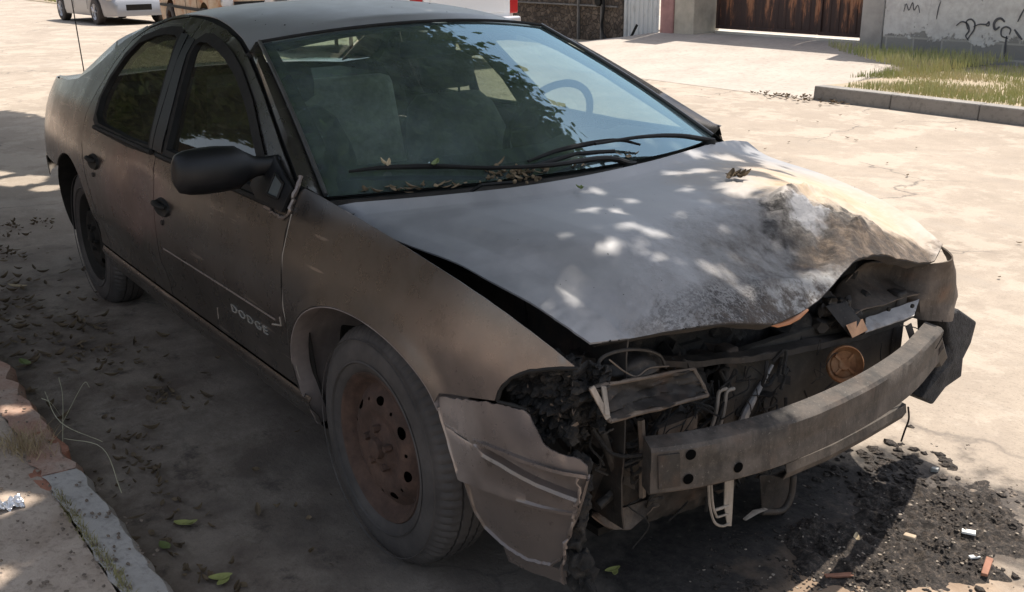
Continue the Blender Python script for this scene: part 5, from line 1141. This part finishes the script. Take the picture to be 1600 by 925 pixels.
def chunk(name,u,v,size,az,mat,label,cat,z=0):
    p=AZ(u,v,z);m=MB();z=z+(max(0,heap(p[0],p[1])) if z==0 else 0);m.box((p[0],p[1],z+size[2]/2+.002),size,Matrix.Rotation(az,3,'Z')@Matrix.Rotation(.06,3,'X'));b=m
    b.V=[tuple(np.array(q)+np.array([random.uniform(-1,1)*min(size)*.2 for _ in range(3)])) for q in b.V];return tag(b.go(name,mat,smooth=0,bevel=min(size)*.2),label,cat)
WOOD=simple('reddish wood splinter',(.26,.12,.075),.8,0,.3,30);PAP=simple('white plastic scrap',(.75,.74,.70),.6,0,.05,20);BRK=simple('tan broken stone',(.40,.31,.22),.9,0,.3,30)
chunk('wood_splinter',1541,894,(.085,.018,.010),1.95,WOOD,'reddish wood splinter lying on the sunlit road at the right','wood splinter')
chunk('wood_splinter',1318,903,(.10,.014,.008),1.0,WOOD,'thin reddish wood splinter at the bottom edge of the char','wood splinter')
chunk('plastic_scrap',1512,842,(.035,.02,.006),.5,PAP,'larger white scrap on the road beside the char heap','scrap')
chunk('plastic_scrap',1521,879,(.028,.012,.006),1.1,PAP,'smaller white scrap near the wood splinter','scrap')
chunk('stone_lump',1420,849,(.030,.022,.016),.3,BRK,'tan stone at the edge of the char heap','stone')
chunk('stone_lump',1460,738,(.020,.016,.014),.3,simple('grey pebble',(.34,.34,.32),.9),'round grey pebble on top of the char heap','stone')
# sidewalk: broken bricks, weeds, crumpled wrapper
def brick(u,v,az,label,s_=(.19,.10,.05),z=.10):
    p=AZ(u,v,.14);m=MB();m.box((0,0,0),s_);bm=bmesh.new();me=bpy.data.meshes.new('t');me.from_pydata(m.V,[],m.F);bm.from_mesh(me);bmesh.ops.subdivide_edges(bm,edges=bm.edges[:],cuts=5,use_grid_fill=True)
    V=[]
    for q in bm.verts:
        c=q.co;k=Matrix.Rotation(az,3,'Z')@(c*(1-.10*(abs(c.x)/s_[0]*2)**4*(abs(c.y)/s_[1]*2)**4));f=.008*fbm((k.x+u,k.y,k.z),22,3);V.append((p[0]+k.x+f,p[1]+k.y-f,z+k.z+f))
    b=MB();b.add(V,[[q.index for q in f.verts] for f in bm.faces]);bm.free();return tag(b.go('brick',BRICK,smooth=40),label,'brick','broken bricks along the sidewalk edge')
brick(66,688,.15,'broken orange brick at the sidewalk edge, nearer the top');brick(80,742,-.1,'broken orange brick at the sidewalk edge where the concrete kerb starts')
def wpos():
    t=random.random();u=np.interp(t,[0,.3,1],[88,130,205])+random.gauss(0,4);v=np.interp(t,[0,.3,1],[770,830,930])+random.gauss(0,4);p=AZ(u,v,.13);return p[0],p[1],.125,1
random.seed(4)
blades('kerb_weeds',mk_grass('dry kerb weeds',(.20,.17,.08),(.28,.25,.12),(.34,.30,.20)),500,wpos,.008,.03,'dry weeds growing in the crack behind the kerb',.0015,1.)
def wpos2():
    p=AZ(random.gauss(38,22),random.gauss(700,10),.13);return p[0],p[1],.13,1
blades('dry_grass_tuft',mk_grass('dry straw grass',(.30,.22,.13),(.34,.26,.15),(.22,.15,.09)),260,wpos2,.02,.07,'dry straw tuft on the sidewalk beside the bricks',.0012,1.6)
m=MB()
for a,b_,c_ in (((160,690),(95,660),(70,612)),((98,690),(98,620),(92,590)),((98,660),(130,600),(140,605)),((100,685),(160,700),(190,770)),((95,650),(80,630),(65,622))):
    pts=[AZ(*a,.13),AZ(*b_,.20),AZ(*c_,.22)]
    m.tube(cr([pts[0],pts[1],pts[2]],6),.0011,4)
tag(m.go('straw_stalk',simple('pale straw',(.34,.32,.22),.8)),'thin pale straw stalks sticking out over the gutter','straw')
m=MB();p0=AZ(14,790,.135)
m.grid(lambda u,v:(p0[0]+.03*u,p0[1]+.035*v,.142+.014*fbm((u*1.3,v*1.3,1),1.8,4)),np.linspace(-1,1,24),np.linspace(-1,1,24));tag(m.go('crumpled_wrapper',simple('crumpled silver wrapper',(.55,.56,.60),.25,.6,.2,30,0),smooth=20,solid=.001),'crumpled silver wrapper on the sidewalk at the left edge','wrapper')
m=MB();random.seed(8)
for i in range(500):
    x=random.uniform(-2.2,.3);y=random.uniform(-2.1,-1.44);r=random.uniform(.0015,.006);lump(m,(x,y,.137),r,i%30,(1.4,1,.6),1,.9)
for i in range(60):
    p=AZ(random.gauss(170,35),random.gauss(860,50),.13);lump(m,(p[0],p[1],.136),random.uniform(.002,.006),i%30,(1.4,1,.6),1,.9)
tag(m.go('sidewalk_grit',mk_conc('brown grit',(.12,.09,.07),(.26,.20,.15),40),smooth=30),'brown grit and crumbs strewn over the near sidewalk','gravel',kind='stuff')

# ------------------------------------------------------------------ street vehicles
def vbody(st,zb,zs,w,mat,root,name='body'):
    """st: stations x; zb(x) lower edge; zs(x) shoulder/top outline; closed lower body"""
    m=MB();rows=[]
    for x in st:
        b,t,ww=zb(x),zs(x),w(x);h=t-b
        half=[(ww*.95,b),(ww*.985,b+.15*h),(ww,b+.45*h),(ww*.985,b+.78*h),(ww*.95,b+.93*h),(ww*.86,t),(ww*.5,t+.025),(0,t+.03)]
        rows.append([(x,-y,z) for y,z in half]+[(x,y,z) for y,z in half[::-1][1:]])
    for a,b in zip(rows[:-1],rows[1:]):m.loft(a,b)
    for r in (rows[0],rows[-1]):m.add(r,[tuple(range(len(r)))])
    return m.go(name,mat,root,smooth=50)
def vwheel(root,x,y,r,rimm,w_=.19):
    t=MB();t.lathe([(0,r*.62),(-.006,r*.75),(0,r*.93),(.02,r),(w_-.02,r),(w_,r*.93),(w_,r*.6)],40,'y');h=empty('wheel',(x,y,r));h.parent=root
    if y>0:h.rotation_euler=(0,0,PI)
    ty=t.go('tyre',TYRE,h);q=MB();q.lathe([(0.01,r*.64),(-.002,r*.62),(.02,r*.56),(.05,r*.52)],40,'y')
    for k in range(5):
        a=2*PI*k/5;q.tube([(.03*r,.012,0),(r*.58*math.cos(a),.004,r*.58*math.sin(a))],[r*.13,r*.09],6,flat=.35)
    q.lathe([(-.004,0),(-.004,r*.1),(.02,r*.14)],16,'y');q.go('rim',rimm,h)
    d=MB();d.lathe([(.06,0),(.06,r*.6)],24,'y');d.go('hub',DARK,h);return h
SILV=Mt('silver grey car paint',(.36,.365,.38),.3,.35).m;WHITE=Mt('white car paint',(.80,.80,.80),.35).m;ALLOY=simple('bright alloy',(.6,.6,.62),.35,.6,.1,5,0);VGL=mk_glass('dark car glass',(.10,.12,.12),.03,ior=1.6)
# silver compact parked far up the street on the left
s_=empty('parked_hatchback',(-25.5,5.85,0),R(3));tag(s_,'silver grey compact car parked far up the street at top left','car')
AR=lambda x,ax,r:math.sqrt(max(0,r*r-(x-ax)**2))
def zb1(x):
    return max(.20,*(.28+AR(x,a,.36) if abs(x-a)<.36 else 0 for a in (-1.28,1.28)))
xs=sorted(set(list(np.linspace(-1.95,2.0,60))+[-1.64,-1.63,-.93,-.92,.92,.93,1.63,1.64]))
def zs1(x): return float(np.interp(x,[-1.98,-1.9,-1.6,.75,1.5,1.85,2.0],[.55,.86,.96,.95,.82,.68,.48]))
def w1(x): return float(np.interp(x,[-1.98,-1.8,-1.2,1.2,1.75,2.0],[.62,.76,.83,.83,.76,.55]))
vbody(xs,zb1,zs1,w1,SILV,s_)
gm=MB()
gh=[(-1.85,.90,.72,.05),(-1.55,1.36,.60,0),(-.6,1.47,.60,0),(.15,1.42,.60,0),(.95,.93,.70,0)]
def gsec(x,z,w_): return [(x,-w_-.10*(z>1.2),.92 if z>1 else z),(x,-w_,z),(x,0,z+.03),(x,w_,z),(x,w_+.10*(z>1.2),.92 if z>1 else z)]
rows=[gsec(x,z,w_) for x,z,w_,_ in gh]
for a,b in zip(rows[:-1],rows[1:]):gm.loft(a,b)
gm.go('cabin_glass',VGL,s_,smooth=40)
rm=MB();rm.loft([(-1.5,y,1.385) for y in np.linspace(-.6,.6,7)],[(-.6,y,1.50) for y in np.linspace(-.6,.6,7)]);rm.loft([(-.6,y,1.50) for y in np.linspace(-.6,.6,7)],[(.12,y,1.45) for y in np.linspace(-.6,.6,7)]);rm.go('roof',SILV,s_,smooth=60,solid=.03)
for x in(-1.28,1.28):
    for y in(-.82,.82):vwheel(s_,x,y,.30,ALLOY)
m=MB();m.box((1.99,0,.40),(.03,.62,.14));m.go('grille',BLACK,s_,bevel=.01)
for y in(-.50,.50):
    m=MB();m.box((1.90,y,.40),(.10,.22,.13),Matrix.Rotation(R(28 if y>0 else -28)*-1*-1,3,'Z'));m.go('fog_lamp_recess',BLACK,s_,bevel=.01)
    m=MB();m.box((1.80,y*1.2,.66),(.28,.24,.12),Matrix.Rotation(R(20),3,'Y'));m.go('headlight',ALLOY,s_,bevel=.03)
m=MB();m.box((0,0,.30),(3.0,1.3,.2));m.go('underbody',DARK,s_,smooth=0)
m=MB()
for x in(-.15,-1.0,.85):
    for y in (-.834,.834):m.box((x,y,.60),(.008,.004,.5))
m.go('door_gap',BLACK,s_,smooth=0)
# white pickup seen from behind over the sedan's roof
wt=empty('white_pickup',(-10.2,6.40,0.05),PI+R(2));tag(wt,'white pickup truck with red tail lights parked beyond the sedan roof','pickup truck')
m=MB();m.box((.06,0,.83),(.06,1.50,.46));m.box((.028,0,.83),(.02,1.30,.30));tg=m.go('tailgate',WHITE,wt,bevel=.015)
m=MB();m.box((.02,0,.93),(.02,.26,.05));m.go('handle',BLACK,tg,bevel=.008)
for y in(-.83,.83):
    m=MB();m.box((.09,y,.86),(.10,.16,.40));m.go('tail_light',LAMPR,wt,bevel=.02)
    m=MB();m.box((1.0,y,.80),(1.75,.12,.50));
    m.go('bed_side',WHITE,wt,bevel=.03)
m=MB();m.box((-.03,0,.55),(.14,1.72,.15));m.go('rear_bumper',ALLOY,wt,bevel=.03)
m=MB();m.box((1.6,0,.42),(3.8,1.2,.2));m.box((.5,0,.62),(.9,1.4,.05));m.go('chassis',DARK,wt,smooth=0)
cabx=lambda x:float(np.interp(x,[1.85,1.95,3.1,3.4,4.6,4.9],[1.0,1.05,1.05,1.04,.98,.8]))
vbody(np.linspace(1.88,4.9,30),lambda x:max(.38,.45+AR(x,4.1,.42) if abs(x-4.1)<.42 else 0),cabx,lambda x:float(np.interp(x,[1.8,4.4,4.9],[.88,.88,.78])),WHITE,wt,'cab')
m=MB();rows=[gsec(x,z,w_) for x,z,w_ in [(1.92,1.0,.78),(2.0,1.62,.66),(2.9,1.66,.66),(3.5,1.02,.76)]]
for a,b in zip(rows[:-1],rows[1:]):m.loft(a,b)
m.go('cabin_glass',VGL,wt,smooth=40)
m=MB();m.box((2.45,0,1.68),(1.0,1.30,.05));m.go('roof',WHITE,wt,bevel=.02)
for x in(.95,4.1):
    for y in(-.88,.88):vwheel(wt,x,y,.36,ALLOY,.22)
# tan rusty van with burnt paint, partly hidden, front wheel at its left
TAN=Mt('faded tan paint',(.45,.33,.22),.6);_f=TAN.noise(4,6,.7);TAN.set('Base Color',TAN.ramp(_f,[(.35,(.42,.19,.09)),(.5,(.50,.36,.24)),(.7,(.60,.48,.35))]));TAN=TAN.m
vn=empty('rusty_van',(-17.5,5.8,0),R(-6));tag(vn,'old tan van with orange rust patches parked in front of the silver car','van')
def zb2(x): return max(.30,*(.36+AR(x,a,.40) if abs(x-a)<.40 else 0 for a in(-1.3,1.25)))
vbody(np.linspace(-2.1,2.1,60),zb2,lambda x:float(np.interp(x,[-2.1,-2.0,1.2,1.9,2.1],[1.7,1.8,1.8,1.05,.95])),lambda x:float(np.interp(x,[-2.1,1.9,2.1],[.84,.84,.76])),TAN,vn)
for x in(-1.3,1.25):
    for y in(-.84,.84):vwheel(vn,x,y,.33,RUST,.2)
m=MB();m.box((2.14,0,.50),(.12,1.66,.16));m.go('bumper',BROWNM,vn,bevel=.02)
m=MB();m.box((2.08,0,.72),(.05,1.0,.14));m.go('grille',BLACK,vn)
for y in(-.62,.62):
    m=MB();m.lathe([(2.02,.11),(2.11,.11),(2.13,.09),(2.13,0)],24,'x',(0,y,.78));m.go('headlight',ALLOY,vn)
m=MB();m.box((.2,-.85,1.35),(1.9,.02,.45));m.box((.2,.85,1.35),(1.9,.02,.45));m.go('side_window',VGL,vn,bevel=.004)
m=MB();m.box((0,0,.40),(3.4,1.4,.2));m.go('underbody',DARK,vn,smooth=0)
m=MB()
for y in(-.846,.846):
    m.box((.95,y,.85),(.012,.006,.9));m.box((.1,y,.85),(.012,.006,.9));m.box((-.2,y,.62),(3.6,.014,.05))
m.go('door_gap',BLACK,vn,smooth=0)
# rusty red pipe rack between the van and the pickup
rk=empty('pipe_rack',(-13.6,6.6,0));tag(rk,'low rusty red pipe barrier standing between van and white pickup','barrier')
m=MB()
for z in (.25,.55,.85,1.05):m.tube([(-1.1,0,z),(1.1,0,z)],.028,8)
m.go('rail',RUST2,rk)
for x in (-1.1,-.55,0,.55,1.1):
    m=MB();m.tube([(x,0,0),(x,0,1.12)],.035,8);m.go('post',RUST2,rk)

# ------------------------------------------------------------------ shade tree on the near sidewalk, outside the frame, whose crown shades the sedan
random.seed(77)
SX,SY=SUNV.x/SUNV.z,SUNV.y/SUNV.z
def yb(x): return float(np.interp(x,[-10.,-9,-6.3,-5.6,-4.5,-3,-1,-.3,.1,.35,.6,.85,1.05,1.3],[.5,.80,.70,.95,1.35,1.45,1.15,.78,.44,.26,.02,-.20,-.75,-2.2]))
def mk_leaf():
    m=Mt('shade tree leaf',(.07,.11,.03),.5);f=m.noise(1.3,3,.6);m.set('Base Color',m.ramp(f,[(.3,(.07,.11,.03)),(.7,(.12,.17,.05))]))
    tr_=m.n('ShaderNodeBsdfTranslucent');tr_.inputs[0].default_value=(.10,.16,.03,1);mx=m.n('ShaderNodeMixShader');mx.inputs[0].default_value=.4;m.nt.links.new(m.b.outputs[0],mx.inputs[1]);m.nt.links.new(tr_.outputs[0],mx.inputs[2]);m.nt.links.new(mx.outputs[0],m.out.inputs[0]);return m.m
TL=mk_leaf();BARK=simple('rough brown bark',(.13,.09,.06),.95,0,.4,6,.8,.03)
tree=empty('shade_tree',(-3.6,-2.35,.12));tag(tree,'leafy shade tree on the near sidewalk overhanging the burnt sedan','tree')
NL=76000;rs=np.random.RandomState(3);V=[];F=[];cnt=0
clump=[(rs.uniform(-9.8,1.4),rs.uniform(-5.5,1.7)) for _ in range(10)]
gaps=[(AZ(u,v,.87)[0],AZ(u,v,.87)[1],r) for u,v,r in [(978,388,.045),(1019,414,.034),(1021,392,.034),(868,406,.024),(895,432,.026),(945,412,.034),(908,369,.034),(972,350,.03),(950,366,.03),(1105,408,.024),(1180,412,.034),(915,338,.03),(1140,330,.07),(1180,318,.09),(1215,345,.06),(1190,288,.08),(1135,268,.06),(1075,275,.05),(1050,262,.04),(1000,268,.04),(940,282,.035),(1040,306,.04),(960,300,.03),(1090,300,.05),(1060,330,.03),(880,296,.03),(1240,300,.1),(1280,330,.1)]]
gaps2=[(gx+SX*.85,gy+SY*.85,r) for gx,gy,r in [(-5.9,-.5,.22),(-6.3,-.62,.16),(-5.5,-.42,.14),(-6.9,-.75,.15),(-.66,-1.69,.10),(-.32,-1.78,.09),(-1.3,-1.55,.08)]]
while cnt<NL:
    x0=rs.uniform(-10,1.4);y0=rs.uniform(-5.5,1.7);z=2.65+3.2*rs.beta(1.6,1.6)
    d=yb(x0)+.10*mnoise.noise(Vector((x0*2.2,y0*2.2,5)))-y0
    if d<0:
        continue
    thin=min(1,d/(.55 if x0<-.2 else .95))
    g_=mnoise.noise(Vector((x0*1.5,y0*1.5,z*.9)))*.5+mnoise.noise(Vector((x0*4,y0*4,z*1.5)))*.35
    if any((x0-a)**2+(y0-b)**2<(r*.72+.018)**2 for a,b,r in gaps) and -.5<x0<1.1:continue
    if any((x0-a)**2+(y0-b)**2<r*r for a,b,r in gaps2):continue
    if y0<-1.45 and (y0<-3.4 or rs.uniform()<.32):continue
    if x0>-.1 and y0<-1.0 and rs.uniform()<.5:continue
    if g_+.62+.55*thin-(.10 if thin<1 else 0)<rs.uniform(.25,.85):continue
    x=x0+SX*(z-.85);y=y0+SY*(z-.85)
    for rep_ in range(3 if x0>-.6 else 1):
        a,b,c=rs.uniform(0,6.283),rs.normal(0,.45),rs.normal(0,.45);M=Matrix.Rotation(a,3,'Z')@Matrix.Rotation(b,3,'Y')@Matrix.Rotation(c,3,'X');L=rs.uniform(.05,.095)
        if x0>-.6:
            L=rs.uniform(.03,.05);jx,jy=rs.normal(0,.04,2)
            if any((x0+jx-a_)**2+(y0+jy-b_)**2<(r_*.72+.012)**2 for a_,b_,r_ in gaps):continue
        else:jx=jy=0
        W_=L*.52;n0=len(V)
        for p in ((-L,0,0),(-.1*L,-W_,0.01),(L,0,0),(-.1*L,W_,.01)):
            q_=M@Vector(p);V.append((x+jx+q_.x+3.6,y+jy+q_.y+2.35,z+q_.z-.12))
        F.append((n0,n0+1,n0+2,n0+3))
    cnt+=1
crown=build('crown',V,F,TL,tree,smooth=0)
def far_tree():  # out of view, added to darken sky reflections in the side windows
    t2=empty('added_tree',(-14.5,-3.4,.12));tag(t2,'added unseen leafy tree farther up the near sidewalk that darkens the side window reflections','tree')
    V=[];F=[]
    while len(F)<30000:
        u=rs.normal(0,1,3);u/=np.linalg.norm(u);r=rs.uniform(.25,1)**.5;k=.8+.4*mnoise.noise(Vector(tuple(u*2.)))
        x,y,z=u*r*k*np.array((5.0,2.0,3.0))+np.array((0,0,4.7))
        if y+SY*0>1.9 or z<1.7:continue
        M=Matrix.Rotation(rs.uniform(0,6.28),3,'Z')@Matrix.Rotation(rs.normal(0,.7),3,'Y')@Matrix.Rotation(rs.normal(0,.7),3,'X');L=rs.uniform(.08,.16);W_=L*.55;n0=len(V)
        for p in ((-L,0,0),(-.1*L,-W_,0.01),(L,0,0),(-.1*L,W_,.01)):
            q_=M@Vector(p);V.append((x+q_.x,y+q_.y,z+q_.z))
        F.append((n0,n0+1,n0+2,n0+3))
    build('crown',V,F,TL,t2,smooth=0)
    m=MB();m.tube(cr([(0,0,-.1),(.05,.0,1.2),(-.1,.1,2.6),(.1,.1,4.6)],6),np.linspace(.2,.06,19),12);m.go('trunk',BARK,t2)
far_tree()
m=MB();m.tube(cr([(0,0,-.1),(.05,.05,.8),(-.05,.15,1.7),(.1,.3,2.5)],6),np.linspace(.22,.14,19),14);m.go('trunk',BARK,tree)
for i in range(14):
    e=(rs.uniform(-5.5,4.2),rs.uniform(-2.2,3.2),rs.uniform(2.9,4.6));mid=(e[0]*.45+.05,e[1]*.45+.2,2.5+.75*(e[2]-2.5)+.35)
    m=MB();p=cr([(.08,.28,2.3+.1*(i%3)),mid,e],8);m.tube(p,np.linspace(.10,.012,len(p)),8);m.go('limb',BARK,tree)
